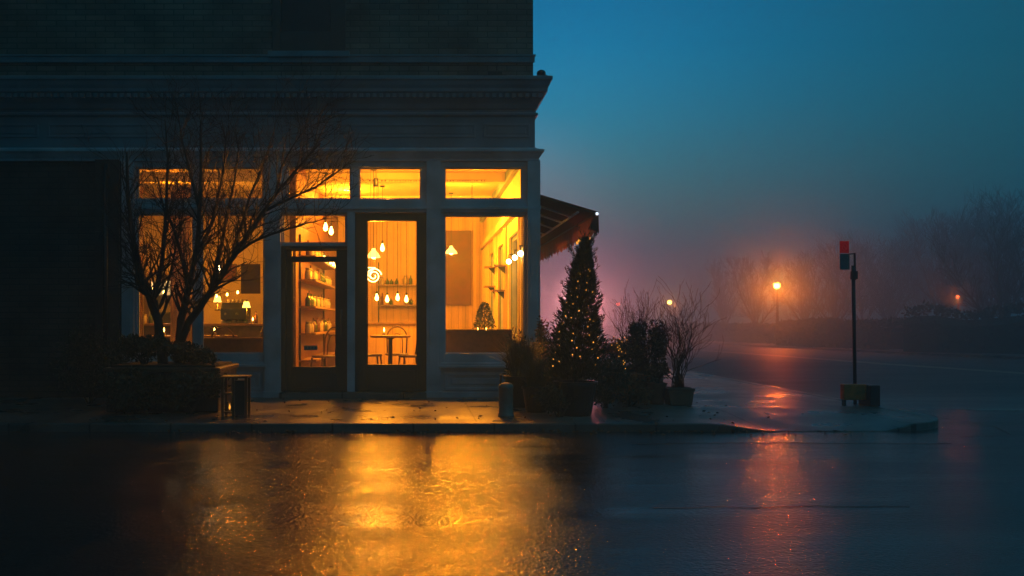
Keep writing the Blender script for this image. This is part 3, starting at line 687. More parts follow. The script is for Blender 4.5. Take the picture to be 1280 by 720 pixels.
# leaf helper
def leaf(m,p,d,L_,w):
    d=d.normalized(); s=d.cross(Vector((random.uniform(-1,1),random.uniform(-1,1),random.uniform(-1,1))))
    if s.length<1e-4: s=d.orthogonal()
    s=s.normalized()*w; p=Vector(p)
    m.quad(p,p+d*L_*.5+s,p+d*L_,p+d*L_*.5-s)
def rv():
    while True:
        v=Vector((random.uniform(-1,1),random.uniform(-1,1),random.uniform(-1,1)))
        if .05<v.length<1: return v.normalized()
random.seed(21)
# little indoor tree and plant mass in the right window
x,y,z=X(606,15.6),15.65,TT
t=thing('potted_tree','small bushy potted tree on the table in the right window','plant',(x,y,z))
m=MB(); m.lathe([(.05,0),(.07,.1),(.075,.1),(.06,.09)],(x,y,z),14); m.build('pot','terra',t)
m=MB()
for i in range(900):
    h=random.random(); r=.17*(1-h)**.6*random.random()**.4+.01; a=random.uniform(0,2*pi)
    p=Vector((x+r*cos(a),y+r*sin(a),z+.12+h*.42)); leaf(m,p,rv()+Vector((cos(a),sin(a),.3)),.05,.012)
m.build('foliage','leafd',t)
m=MB(); m.tube([(x,y,z+.08),(x,y,z+.45)],[.012,.004],6); m.build('trunk','bark',t)
def bush(name,label,cat,x,y,z,rx,ry,h,n,mt,L_=.06,w=.015,twigs=8,group=None):
    t=thing(name,label,cat,(x,y,z),0,group)
    m=MB(); cl=[(Vector((random.uniform(-.7,.7)*rx,random.uniform(-.7,.7)*ry,random.uniform(.25,.85)*h)),random.uniform(.25,.5)) for _ in range(14)]
    for i in range(n):
        c,s=random.choice(cl); q=rv()*(random.random()**.5)*s
        p=Vector((x,y,z))+c+Vector((q.x*rx,q.y*ry,q.z*h*.7))
        if p.z<z+.01: p.z=z+.01+random.random()*.05
        leaf(m,p,rv()+Vector((q.x,q.y,.5)),L_*random.uniform(.6,1.3),w)
    m.build('foliage',mt,t)
    m=MB()
    for i in range(twigs):
        c,s=cl[i%14]; e=Vector((x,y,z))+c*1.15; b_=Vector((x+random.uniform(-.1,.1)*rx,y,z))
        mid=(b_+e)/2+Vector((random.uniform(-.05,.05),0,.05)); m.tube([b_,mid,e],[.012,.008,.003],5)
    m.build('stems','bark',t); return t
# bench/planter below the right window inside
x0,x1,yy=X(556,14.75),X(650,14.75),14.75
t=thing('window_bench','dark timber window bench along the inside of the right shop window','bench',(x0,yy,FLR))
m=MB(); m.box(x0,x1,14.55,14.95,FLR+.42,FLR+.47); m.build('seat','wood',t)
for a in (x0+.05,(x0+x1)/2,x1-.1):
    m=MB(); m.box(a,a+.06,14.6,14.9,FLR,FLR+.419); m.build('leg','wood',t)
m=MB(); m.box(x0,X(640,14.5),14.5,14.54,FLR,Z(413,14.5)); m.box(x0-.01,X(641,14.5),14.48,14.56,Z(413,14.5)+.001,Z(411.5,14.5)); m.build('back_panel','wood',t,bevel=.004)
o=MB().box(x0+.1,x0+.5,14.6,14.9,FLR+.473,FLR+.6).build('cushion','cush',None,bevel=.04); tag(o,'rust cushion at the left end of the window bench','cushion','cushions on the window bench')
o=MB().box(x1-.55,x1-.15,14.6,14.9,FLR+.473,FLR+.62).build('cushion','cush',None,bevel=.04); tag(o,'rust cushion at the right end of the window bench','cushion','cushions on the window bench')
bush('house_plant','low leafy house plants behind the bench at the right window','plant',X(640,15),14.95,TT-.45,.25,.15,.55,500,'leafd')
# sofa back
t=thing('low_sofa','low dark sofa behind the little tree table in the right window','sofa',(.9,16.6,FLR))
m=MB(); m.box(.25,1.5,16.5,16.75,FLR+.1,FLR+.86); m.build('backrest','cush',t,bevel=.05)
m=MB(); m.box(.25,1.5,15.9,16.495,FLR+.1,FLR+.46); m.build('seat','cush',t,bevel=.04)
t=thing('window_screen','low dark boarded screen inside the right half of the left shop window','screen',(X(288,14.5),14.5,FLR))
m=MB(); m.box(X(252,14.5),X(329,14.5),14.5,14.54,FLR,Z(424,14.5)); m.build('panel','wood',t,bevel=.004)
m=MB(); m.box(X(251,14.5),X(330,14.5),14.47,14.57,Z(424,14.5)+.001,Z(422,14.5)); m.build('top_rail','wood2',t,bevel=.004)
for (a,b_,c,d,lb) in ((262,272,352,338,'smallest framed picture on the back wall of the left room'),(278,296,350,330,'wide framed picture on the back wall of the left room'),(312,322,362,344,'framed picture right of the hanging menu board')):
    yy=20.96; t=thing('framed_picture',lb,'picture',(X(a,yy),yy,Z(c,yy)),0,'framed pictures on the left room wall')
    m=MB(); m.box(X(a,yy),X(b_,yy),yy,yy+.03,Z(c,yy),Z(d,yy)); m.build('frame','wood',t,bevel=.004)
    m=MB(); m.box(X(a+1,yy),X(b_-1,yy),yy-.006,yy-.001,Z(c-1,yy),Z(d+1,yy)); m.build('picture','cush',t)
# service counter across the left room
t=thing('service_counter','long dark service counter across the left room','counter',(-4.5,18.6,FLR))
m=MB(); m.box(-6.4,PX-.6,18.4,19.0,FLR,FLR+.98); m.build('counter_body','wood',t,bevel=.01)
m=MB(); m.box(-6.45,PX-.55,18.34,19.05,FLR+.982,FLR+1.03); m.build('counter_top','wood2',t,bevel=.006)
CT=FLR+1.03
x=X(291,18.6)
t=thing('coffee_machine','dark boxy coffee machine on the service counter in the left window','coffee machine',(x,18.7,CT))
m=MB(); m.prism([(18.45,CT+.08),(18.95,CT+.08),(18.95,CT+.42),(18.55,CT+.42),(18.45,CT+.3)],'x',x-.22,x+.3); m.box(x-.22,x+.3,18.6,18.95,CT,CT+.079); m.build('body','metal',t,bevel=.015)
m=MB(); m.box(x-.2,x+.28,18.42,18.6,CT+.02,CT+.04); m.build('drip_tray','steel',t)
for dx in (-.1,.12):
    m=MB(); m.lathe([(.035,0),(.035,.05)],(x+dx,18.44,CT+.17),12); m.tube([(x+dx,18.44,CT+.19),(x+dx,18.3,CT+.17)],.01,6); m.build('portafilter','steel',t)
for i in range(5):
    if i==0:
        m=MB(); m.lathe([(.025,0),(.035,.01),(.04,.07),(.034,.07),(.025,.015)],(x-.1,18.75,CT+.421),12); cup=tag(m.build('cup','ceramic',None,smooth=True),'white cup leftmost in the row on the coffee machine','cup','cups on the coffee machine')
    else:
        c=cup.copy(); COL.objects.link(c); c.location=(i*.085,0,0); c['label']='%s in the row of white cups on the coffee machine'%('','second from left','middle one','second from right','rightmost')[i]
# hanging menu board + dark cabinet
o=MB().box(X(301,17),X(325,17),17.0,17.04,Z(367,17),Z(330,17)).build('menu_board','board',None,bevel=.004); tag(o,'dark hanging menu board above the table lamp in the left window','board')
m=MB(); m.tube([(X(304,17),17.02,Z(330,17)),(X(304,17),17.02,CEIL)],.004,4); m.tube([(X(322,17),17.02,Z(330,17)),(X(322,17),17.02,CEIL)],.004,4); m.build('chain','wire',o)
# tall lit fridge at the back left
x=X(206,20.3)
t=thing('drinks_fridge','lit glass fronted drinks fridge behind the far left window','fridge',(x,20.6,FLR))
m=MB(); m.box(x-.35,x+.35,20.3,20.95,FLR,FLR+.3); m.box(x-.35,x-.3,20.3,20.95,FLR+.301,FLR+1.95); m.box(x+.3,x+.35,20.3,20.95,FLR+.301,FLR+1.95); m.box(x-.35,x+.35,20.3,20.95,FLR+1.951,FLR+2.1); m.box(x-.3,x+.3,20.9,20.95,FLR+.301,FLR+1.95)
m.build('cabinet','ceramic',t)
for k in range(4):
    m=MB(); m.box(x-.298,x+.298,20.35,20.89,FLR+.5+k*.38,FLR+.515+k*.38); m.build('shelf','steel',t)
plight('fridge_light',(x,20.5,FLR+1.85),14,(1,.7,.35),.05)
# shelving with bottles and jars: on partition (right face) and back wall
def bottle_proto(h,r,mt,name='bottle'):
    m=MB(); m.lathe([(r,0),(r,h*.6),(r*.4,h*.75),(r*.35,h*.98),(r*.42,h)],(0,0,0),10); return m.build(name,mt,None,smooth=True)
def rack(name,label,x0,x1,y0,y1,zs,mt,cols,axis,fillname,group,z1):
    t=thing(name,label,'shelving',((x0+x1)/2,(y0+y1)/2,FLR))
    for z in zs:
        m=MB(); m.box(x0,x1,y0,y1,z,z+.03); m.build('shelf',mt,t)
    for (a,b_) in ([(x0,y0),(x0,y1-.03)] if axis=='y' else [(x0,y0),(x1-.03,y0)]):
        m=MB(); m.box(a,a+.03,b_,b_+.03,FLR,zs[0]-.001) ; 
        for q in range(len(zs)): m.box(a,a+.03,b_,b_+.03,zs[q]+.031,(zs[q+1] if q+1<len(zs) else z1)-.001)
        m.build('upright','metal',t)
    return t
zs1=[FLR+.4,FLR+.85,FLR+1.3,FLR+1.75,FLR+2.15]
rack('wall_shelving','tall shelf rack along the partition wall seen through the entrance door',PX+.102,PX+.38,15.3,19.3,zs1,'wood2',0,'y','jar','',2.7)
random.seed(5)
b1=bottle_proto(.26,.036,'bottle'); b2=bottle_proto(.22,.045,'bottleg'); j1=None
m=MB(); m.lathe([(.05,0),(.055,.02),(.055,.13),(.04,.15),(.04,.17),(.045,.17),(.045,.19)],(0,0,0),12); j1=m.build('jar','ceramic',None,smooth=True)
used={0:0,1:0,2:0}
ordn=['bottom','second','third','fourth','top']
def put(kind,x,y,z,lb,grp):
    pr=(b1,b2,j1)[kind]
    if used[kind]==0: o=pr
    else: o=pr.copy(); COL.objects.link(o)
    used[kind]+=1; o.location=(x,y,z); tag(o,lb,'jar' if kind==2 else 'bottle',grp); return o
knd=['brown bottle','green bottle','pale jar']
for si,z in enumerate(zs1[1:]):
    y=15.4; last={}
    while y<19.2:
        k=random.choice((0,1,2,2)); 
        put(k,PX+.24,y,z+.031,'%s on the %s shelf of the rack behind the entrance door'%(knd[k],ordn[si+1]),'%ss on the %s shelf of the door rack'%(knd[k],ordn[si+1]))
        y+=random.choice((.16,.24,.4))
zs2=[1.62,2.12]
rack('back_shelving','back wall shelves of bottles seen through the tall glazed door',X(474,21)-.1,X(520,21)+.1,22.7,22.98,zs2,'wood2',0,'x','b','',2.7)
for si,z in enumerate(zs2):
    x=X(474,21)
    while x<X(520,21):
        k=random.choice((0,1,2)); put(k,x,22.85,z+.031,'%s on the %s back wall shelf behind the tall door'%(knd[k],('lower','upper')[si]),'%ss on the %s back wall shelf'%(knd[k],('lower','upper')[si])); x+=random.choice((.1,.13,.22,.4)); COL.objects[-1].scale=(1,1,random.uniform(.6,1.25))
for k in range(12):
    kk=random.choice((0,1,2)); put(kk,-6.2+k*.17+random.uniform(-.03,.03) if k<7 else -3.9+(k-7)*.22,18.6,CT,'%s standing on the service counter %s the coffee machine'%(knd[kk],'left of' if k<9 else 'right of'),'%ss on the service counter %s the machine'%(knd[kk],'left of' if k<9 else 'right of'))
# bar back counter in right room with row of glowing cups
t=thing('bar_counter','pale timber bar counter at the back, behind the tall glazed door table','counter',(-.7,20.5,FLR))
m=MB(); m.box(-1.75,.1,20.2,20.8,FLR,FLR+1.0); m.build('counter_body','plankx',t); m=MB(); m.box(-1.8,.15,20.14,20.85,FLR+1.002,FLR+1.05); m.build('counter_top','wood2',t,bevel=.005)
# festoon string along partition
t=thing('festoon_string','festoon string of bulbs running back along the partition behind the entrance door','string lights',(PX+.5,17,2.3))
pts=[]; 
for i in range(15):
    yy=15.9+i*.5; xx=PX+.45; zz=2.35-.0*i; pts.append((xx,yy,2.4))
m=MB(); m.tube(pts,.005,4); m.build('cable','wire',t)
pr=None
for i in range(11):
    yy=16.0+i*.6
    if pr is None: m=MB(); m.lathe([(.004,-.05),(.024,-.03),(.024,0),(.012,.03)],(PX+.45,yy,2.36),8); pr=m.build('bulb','bulb',t); y0_=yy
    else: c=pr.copy(); COL.objects.link(c); c.parent=t; c.location=(0,yy-y0_,0)
for yy in (16.6,18.4,20.2): plight('festoon_light',(PX+.55,yy,2.3),5,WARM,.03)

t=thing('festoon_string','sagging string of small bulbs across the left room above the counter','string lights',(-4,17.6,2.2))
def sag(u): return (X(172,17.6)+(X(330,17.6)-X(172,17.6))*u,17.6,Z(352,17.6)-.5*(1-(2*u-1)**2)*.5)
m=MB(); m.tube([sag(i/24) for i in range(25)],.004,4); m.build('cable','wire',t)
pr=None
for i in range(12):
    q=Vector(sag((i+.5)/12))-Vector((0,0,.04))
    if pr is None: m=MB(); m.lathe([(.004,-.03),(.018,-.02),(.018,.01),(.008,.03)],q,8); pr=m.build('bulb','bulb',t); q0=q.copy()
    else: c=pr.copy(); COL.objects.link(c); c.parent=t; c.location=q-q0
candle(X(252,18.5),18.5,CT,'candle jar at the left end of the service counter')
candle(X(316,18.5),18.5,CT,'candle jar right of the glowing table lamp')
candle(X(205,15.3),15.3,TT,'candle jar on the table behind the bare tree trunks')
# ---------------------------------------------------------------- bare branching helper
def grow(mb, p, d, r, L_, depth, spread=.55, up=.12, segs=4, kids=(3,5), rmin=.0022, curl=.18):
    pts=[Vector(p)]; rad=[r]; d=Vector(d).normalized(); step=L_/segs
    for i in range(segs):
        d=(d+rv()*curl+Vector((0,0,up))*.5).normalized()
        pts.append(pts[-1]+d*step); rad.append(max(rmin,r*(1-.6*(i+1)/segs)))
    mb.tube(pts,rad,3 if r<.012 else (5 if r<.03 else 7),cap=False)
    if depth<=0: return
    for k in range(random.randint(*kids)):
        t=random.uniform(.25,1); q=min(segs-1,int(t*segs)); f=t*segs-q
        pp=pts[q].lerp(pts[q+1],f); dd=(pts[q+1]-pts[q]).normalized()
        nd=(dd+rv()*spread*1.5+Vector((0,0,up))).normalized()
        grow(mb,pp,nd,max(rmin,rad[q]*random.uniform(.45,.65)),L_*random.uniform(.5,.75),depth-1,spread,up,max(2,segs-1),kids,rmin,curl)
# front multi-stem tree
random.seed(42)
TY=12.3
def PT(px,py,dy=0): Y=TY+dy; return (X(px,Y),Y,Z(py,Y))
t=thing('bare_tree','bare multi-stemmed tree spreading in front of the left shop windows','tree',(X(212,TY),TY,WALK))
limbs=[
 ([(207,500,0),(203,440,0),(197,400,.0),(186,372,-.1),(176,345,-.2),(166,300,-.3),(160,250,-.4),(158,190,-.5)],.07),
 ([(197,402,0),(192,372,.1),(201,340,.15),(205,300,.2),(208,260,.2),(210,200,.25),(206,150,.3)],.042),
 ([(222,500,.05),(224,430,.05),(226,400,.05),(232,380,.0),(238,352,-.1),(246,310,-.2),(250,265,-.3),(252,215,-.3),(250,150,-.4)],.06),
 ([(236,368,-.05),(232,340,.1),(224,310,.2),(214,280,.25),(206,262,.3),(196,220,.3)],.03),
 ([(226,425,.05),(236,402,0),(250,385,-.1),(264,364,-.2),(277,345,-.25),(293,318,-.3),(312,290,-.35),(332,262,-.4),(352,235,-.5),(378,205,-.5),(400,178,-.6)],.05),
 ([(264,364,-.2),(272,335,-.1),(276,305,0),(284,270,.1),(294,225,.1),(300,170,.1)],.033),
 ([(277,345,-.25),(290,322,-.3),(298,290,-.2),(312,250,-.1),(330,205,0),(345,160,.1)],.03),
 ([(250,310,-.2),(262,285,-.1),(272,255,0),(280,210,.1),(284,160,.1)],.026),
 ([(186,372,-.1),(176,360,-.3),(168,330,-.4),(164,300,-.5),(154,270,-.5)],.024),
 ([(199,385,.1),(208,365,.2),(216,335,.3),(220,305,.3),(228,270,.3),(232,220,.4)],.022),
 ([(293,318,-.3),(320,300,-.4),(350,290,-.5),(385,278,-.6),(410,272,-.6)],.02),
 ([(332,262,-.4),(365,248,-.5),(395,232,-.5),(425,212,-.6),(440,200,-.6)],.019),
 ([(345,245,-.45),(352,210,-.4),(368,178,-.4),(390,150,-.4)],.019),
 ([(250,265,-.3),(240,225,-.3),(228,180,-.3),(222,140,-.3)],.024),
]
m=MB(); br=MB()
for pts,r in limbs:
    P3=[Vector(PT(*q))+rv()*.012 for q in pts]; n=len(P3)
    # densify
    Q=[];R=[]
    for i in range(n-1):
        for s in range(3): Q.append(P3[i].lerp(P3[i+1],s/3)+rv()*.006); R.append(r*(1-.78*(i+s/3)/(n-1)))
    Q.append(P3[-1]); R.append(r*.2)
    R=[q*1.12 for q in R]; m.tube(Q,R,8)
    for i in range(2,len(Q)-1):
        if Q[i].z<1.25: continue
        for _ in range(random.choice((1,2,2,3))):
            d=(Q[i+1]-Q[i]).normalized(); nd=(d*.8+Vector((random.uniform(-1,1),random.uniform(-.8,.8),random.uniform(-.2,1)))*.8)
            grow(br,Q[i],nd,max(.007,R[i]*.42),random.uniform(.3,.66),2,.6,.1,4,(2,4),.0026,.28)
m.build('trunk','bark',t,smooth=True); br.build('crown','bark',t)
# planter for tree: large dark timber trough with evergreen shrubs
pt=thing('tree_trough','large dark planter trough under the bare tree','planter',(X(215,12.2),12.2,WALK))
x0,x1=X(148,12.2),X(277,11.9)
m=MB(); m.box(x0,x1,11.7,12.9,WALK,WALK+.52); m.build('trough_body','potd',pt,bevel=.02)
m=MB(); m.box(x0-.03,x1+.03,11.67,12.93,WALK+.521,WALK+.57); m.build('rim','wood',pt,bevel=.01)
m=MB(); m.box(x0+.05,x1-.05,11.75,12.85,WALK+.571,WALK+.6); m.build('soil','soil',pt)
bush('evergreen_shrub','dense dark shrub at the left end of the trough under the bare tree','shrub',X(180,12.1),12.1,WALK+.6,.42,.35,.35,2600,'leafd',.06,.014)
bush('evergreen_shrub','dense dark shrub at the right end of the trough under the bare tree','shrub',X(243,12.1),12.1,WALK+.6,.4,.35,.26,2200,'leafd',.06,.014)
bush('evergreen_shrub','low dark shrub on the pavement left of the trough against the brick','shrub',X(110,12.8),12.9,WALK,.5,.4,1.15,3200,'leafd',.06,.014)
bush('evergreen_shrub','dark shrub spilling over the front of the trough at its left end','shrub',X(172,11.5),11.5,WALK,.42,.2,.55,3000,'leafd',.07,.015)
bush('evergreen_shrub','dark shrub spilling over the front of the trough near the lantern stand','shrub',X(238,11.5),11.5,WALK,.46,.2,.5,3000,'leafd',.07,.015)
# stand beside trough
x0,x1,yy=X(279,11.3),X(311,11.3),11.3
zt=Z(472,yy)
t=thing('lantern_stand','small dark open fronted stand with a lit lantern, right of the trough','stand',((x0+x1)/2,yy,WALK))
for a in (x0,x0+.13,x1-.03):
    m=MB(); m.box(a,a+.03,yy-.12,yy-.09,WALK,zt); m.box(a,a+.03,yy+.1,yy+.13,WALK,zt); m.build('post','wood',t)
m=MB(); m.box(x0-.01,x1+.01,yy-.14,yy+.15,zt+.001,zt+.025); m.build('top','wood',t,bevel=.004)
m=MB(); m.box(x0+.165,x1-.035,yy-.1,yy+.12,WALK+.02,zt-.03); m.build('side_box','metal',t)
for zz in (WALK+.04,WALK+.27): m=MB(); m.box(x0+.031,x0+.129,yy-.115,yy+.12,zz,zz+.02); m.build('shelf','wood',t)
lx,ly=x0+.08,yy
t=thing('lantern','small dim lantern glowing inside the stand right of the trough','lantern',(lx,ly,WALK+.061))
m=MB(); m.box(lx-.035,lx+.035,ly-.035,ly+.035,WALK+.062,WALK+.07); m.box(lx-.035,lx+.035,ly-.035,ly+.035,WALK+.17,WALK+.18)
for sx in (-1,1):
    for sy in (-1,1): m.box(lx+sx*.031-.004,lx+sx*.031+.004,ly+sy*.031-.004,ly+sy*.031+.004,WALK+.0701,WALK+.1699)
m.build('cage','metal',t); m=MB(); m.lathe([(.004,.0),(.009,.03),(.001,.07)],(lx,ly,WALK+.08),8); m.build('flame','fairy',t)
# bollard
bx,by=X(632.5,11.2),11.2
t=thing('bollard','short round topped stone bollard on the kerb side of the grasses','bollard',(bx,by,WALK))
m=MB(); m.lathe([(.1,0),(.1,.03),(.088,.05),(.085,.34),(.09,.345),(.09,.375),(.082,.39),(.07,.405),(.03,.415)],(bx,by,WALK),24); m.build('shaft','stone',t,smooth=True)
m=MB(); m.tube([(bx-.07,by-.03,WALK+.4),(bx-.065,by-.03,WALK+.5)],.012,6); m.ball((bx-.065,by-.03,WALK+.5),.018,6); m.build('ring_pin','terra',t)

# ---------------------------------------------------------------- planting at the corner
def pot(t,x,y,r,h,mt):
    m=MB(); m.lathe([(r*.72,0),(r*.76,.02),(r,h*.9),(r*1.08,h*.9),(r*1.08,h),(r*.95,h),(r*.93,h*.9)],(x,y,WALK),24); m.build('pot',mt,t,smooth=False)
    m=MB(); m.lathe([(r*.9,h*.88),(r*.9,h*.9)],(x,y,WALK),16); m.build('soil','soil',t)
def grass(name,label,x,y,z,n,h,sp,mt,pr,ph,pm):
    t=thing(name,label,'plant',(x,y,WALK),0,'ornamental grasses in pots'); 
    pot(t,x,y,pr,ph,pm); m=MB()
    for i in range(n):
        a=random.uniform(0,2*pi); lean=random.random()**.7*sp; hh=h*random.uniform(.6,1.05); b_=Vector((x+.6*pr*random.uniform(-1,1),y+.6*pr*random.uniform(-1,1),WALK+ph*.88))
        d=Vector((cos(a),sin(a),0)); s=Vector((-sin(a),cos(a),0)); w=.006; prev=None
        for k in range(6):
            u=k/5; p=b_+d*(lean*u**1.8)+Vector((0,0,hh*(u-.35*u*u*lean/sp*1.2))); ww=s*w*(1-u*.9)
            cur=(p-ww,p+ww)
            if prev: m.quad(prev[0],prev[1],cur[1],cur[0])
            prev=cur
    m.build('blades',mt,t); return t
random.seed(77)
grass('ornamental_grass','arching straw grass in a dark pot beneath the right window',X(652,12.4),12.5,0,620,.78,.55,'straw',.22,.42,'potd')
grass('ornamental_grass','smaller straw grass in a dark pot between bollard and lit evergreen',X(672,11.7),11.8,0,420,.5,.35,'straw',.18,.33,'potd')
# tall lit evergreen
cx,cy=X(719,11.4),11.4
ctr=thing('lit_evergreen','tall narrow conical evergreen wrapped in fairy lights at the building corner','tree',(cx,cy,WALK))
pot(ctr,cx,cy,.26,.42,'potd')
topx=X(732,11.4); H=Z(300,11.4)
m=MB(); m.tube([(cx,cy,WALK+.37),(cx+.05,cy,1.2),(topx,cy,H-.05)],[.035,.025,.006],8); m.build('trunk','bark',ctr)
m=MB(); z0=WALK+.45
def crad(u):   # radius profile vs height fraction
    return .35*(1-u)**.8 if u>.2 else .285
for i in range(15000):
    u=random.random()**1.15; 
    a=random.uniform(0,2*pi); bump=1+.2*sin(a*3+u*14)+.17*sin(a*5-u*31)+.22*noise.noise(Vector((cos(a)*2,sin(a)*2,u*9)))
    R=crad(u)*bump; r=R*(random.random()**.45)
    axx=cx+(topx-cx)*u; zc=z0+(H-z0)*u
    d=Vector((cos(a),sin(a),random.uniform(.5,1.6)))
    leaf(m,(axx+r*cos(a),cy+r*sin(a),zc),d+rv()*.4,random.uniform(.05,.1)*(1.1-.3*u),.006)
for i in range(150):   # protruding sprays
    u=random.random(); a=random.uniform(0,2*pi); R=crad(u); axx=cx+(topx-cx)*u; zc=z0+(H-z0)*u
    p=Vector((axx+R*.8*cos(a),cy+R*.8*sin(a),zc)); d=Vector((cos(a)*.6,sin(a)*.6,1)).normalized()
    for k in range(26): q=p+d*((.1+.12*(i%3)/2)*k/26); leaf(m,q,d+rv()*.7,.05,.005)
m.build('crown','leaf',ctr)
fl=thing('fairy_light_string','warm fairy lights wound round the tall evergreen','string lights',(cx,cy,z0))
pr=None; wp=[]
N_=62
for i in range(N_):
    u=.04+.9*i/N_; a=i*2.39+random.uniform(-.3,.3); a2=-pi/2+ (a%pi-pi/2)*1.15
    R=crad(u)*1.04; axx=cx+(topx-cx)*u; R*=random.uniform(.8,1.0); q=Vector((axx+R*cos(a2),cy+R*sin(a2),z0+.1+(H-z0-.25)*u))
    if pr is None: mm=MB(); mm.ball(q,.0075,5); pr=mm.build('bulb','fairy',fl); q0=q.copy()
    else:
        c=pr.copy(); COL.objects.link(c); c.parent=fl; c.location=q-q0
for i in range(240):
    u=.04+.9*i/240; a=i*.23; R=crad(u)*1.0; axx=cx+(topx-cx)*u; wp.append((axx+R*cos(a),cy+R*sin(a),z0+.1+(H-z0-.25)*u))
m=MB(); m.tube(wp,.002,3); m.build('cable','wire',fl)
random.seed(9)
bush('russet_shrub','russet leaved shrub glowing between the cafe corner and the lit evergreen','shrub',X(692,13.2),13.2,WALK,.26,.25,1.25,2600,'russet',.05,.011,14)
bush('dark_shrub','dark shrub filling the space behind the lit evergreen pot','shrub',X(700,12.4),12.6,WALK,.42,.3,.75,2600,'leafd',.06,.013)
# right planter group
def trough(name,label,x0,x1,y0,y1,h,mt,grp=None):
    t=thing(name,label,'planter',((x0+x1)/2,(y0+y1)/2,WALK),0,grp)
    m=MB(); m.prism([(x0+.03,WALK),(x1-.03,WALK),(x1,WALK+h),(x0,WALK+h)],'y',y0,y1); m.build('trough_body',mt,t,bevel=.01)
    m=MB(); m.box(x0-.015,x1+.015,y0-.015,y1+.015,WALK+h+.001,WALK+h+.03); m.build('rim',mt,t,bevel=.006)
    m=MB(); m.box(x0+.03,x1-.03,y0+.03,y1-.03,WALK+h+.031,WALK+h+.04); m.build('soil','soil',t); return t
trough('planter_trough','long dark planter trough behind the pots on the corner',X(752,14.5),X(818,14.5),14.3,14.8,.42,'potd')
bush('planter_shrub','russet and green shrub in the long dark trough','shrub',X(778,14.5),14.5,WALK+.45,.42,.25,.42,2600,'russet',.05,.013,10)
trough('terracotta_trough','low terracotta trough at the right end of the corner planting','',0,0,0,0,0,'terra') if False else None
t3=thing('terracotta_trough','low terracotta trough at the right end of the corner planting','planter',(X(848,12.8),12.8,WALK))
x0,x1=X(832,12.8),X(864,12.8)
m=MB(); m.prism([(x0+.03,WALK),(x1-.03,WALK),(x1,WALK+.2),(x0,WALK+.2)],'y',12.65,12.95); m.build('trough_body','terra',t3,bevel=.012)
m=MB(); m.box(x0-.01,x1+.01,12.64,12.96,WALK+.201,WALK+.235); m.build('rim','terra',t3,bevel=.006)
m=MB(); m.box(x0+.03,x1-.03,12.68,12.92,WALK+.236,WALK+.245); m.build('soil','soil',t3)
t4=thing('terracotta_pot','round terracotta pot left of the low terracotta trough','plant pot',(X(821,12.9),12.9,WALK)); pot(t4,X(821,12.9),12.9,.13,.3,'terra')
t5=thing('wooden_tub','dark slatted wooden tub behind the terracotta pot','planter',(X(798,13.5),13.5,WALK))
bxx,byy=X(799,13.5),13.5
m=MB()
for k in range(18):
    a=2*pi*k/18; 
    c,s=cos(a),sin(a); w=.048; 
    m.tube([(bxx+.27*c,byy+.27*s,WALK),(bxx+.3*c,byy+.3*s,WALK+.4)],.05,5)
m.build('staves','wood',t5); m=MB(); m.lathe([(.34,.3),(.345,.3),(.345,.33),(.34,.33)],(bxx,byy,WALK),24); m.lathe([(.33,.08),(.335,.08),(.335,.11),(.33,.11)],(bxx,byy,WALK),24); m.build('hoops','metal',t5)
m=MB(); m.lathe([(.27,.37),(.27,.39)],(bxx,byy,WALK),18); m.build('soil','soil',t5)
bush('tub_shrub','dark leafy shrub with twiggy top in the slatted wooden tub','shrub',X(806,13.5),13.5,WALK+.39,.34,.3,.75,3600,'leafd',.055,.013,12)
bush('pot_shrub','low dark shrub in the round terracotta pot','shrub',X(822,12.9),12.9,WALK+.28,.17,.16,.3,900,'leafd',.05,.012,6)
# twiggy stems rising out of tub
def twiggy(name,label,x,y,z,n,h,sp,seed,curl=.2,lean=0,up=.25):
    random.seed(seed); t=thing(name,label,'shrub',(x,y,z)); m=MB()
    for i in range(n):
        d=Vector((random.uniform(-sp,sp)+lean,random.uniform(-sp,sp)*.6,1)); grow(m,(x+random.uniform(-.08,.08),y+random.uniform(-.08,.08),z),d,.009,h*random.uniform(.6,1),2,.45,up,6,(2,4),.002,curl)
    m.build('branches','bark',t); return t
twiggy('bare_shrub','bare twigs rising above the wooden tub shrub',X(802,13.6),13.6,WALK+.4,22,.85,.4,3,.26)
twiggy('corkscrew_shrub','bare curly branched shrub in the low terracotta trough',X(846,12.85),12.85,WALK+.24,26,1.0,.36,8,.42)
bush('low_shrub','low dark shrub in front of the pot of the lit evergreen','shrub',X(700,11.1),11.15,WALK,.3,.16,.36,1800,'leafd',.06,.012)
bush('low_shrub','low dark shrub between the lit evergreen and the wooden tub','shrub',X(757,12.3),12.3,WALK,.32,.25,.62,2600,'leafd',.06,.012)
bush('low_shrub','low russet shrub in front of the wooden tub','shrub',X(788,12.6),12.6,WALK,.3,.2,.42,1800,'russet',.055,.012)
bush('low_shrub','dark shrub behind the grasses under the right window','shrub',X(668,12.9),13.0,WALK,.4,.25,.95,2800,'leafd',.07,.012)
# fairy strand on trough
fl2=thing('fairy_light_strand','short strand of gold fairy lights hanging over the dark trough','string lights',(X(778,14.2),14.2,.6))
random.seed(2); pr=None; pts=[]
for i in range(34):
    if i<14: q=Vector((X(764+i*3.2,14.2),14.2-random.uniform(0,.05),Z(424+random.uniform(-4,8),14.2)))
    else: q=Vector((X(776+random.uniform(-5,5),14.2),14.15,Z(432+(i-14)*1.9,14.2)))
    pts.append(q)
    if pr is None: mm=MB(); mm.ball(q,.0065,5); pr=mm.build('bulb','fairy',fl2); q0=q.copy()
    else: c=pr.copy(); COL.objects.link(c); c.parent=fl2; c.location=q-q0
m=MB(); m.tube(pts,.002,3); m.build('cable','wire',fl2)

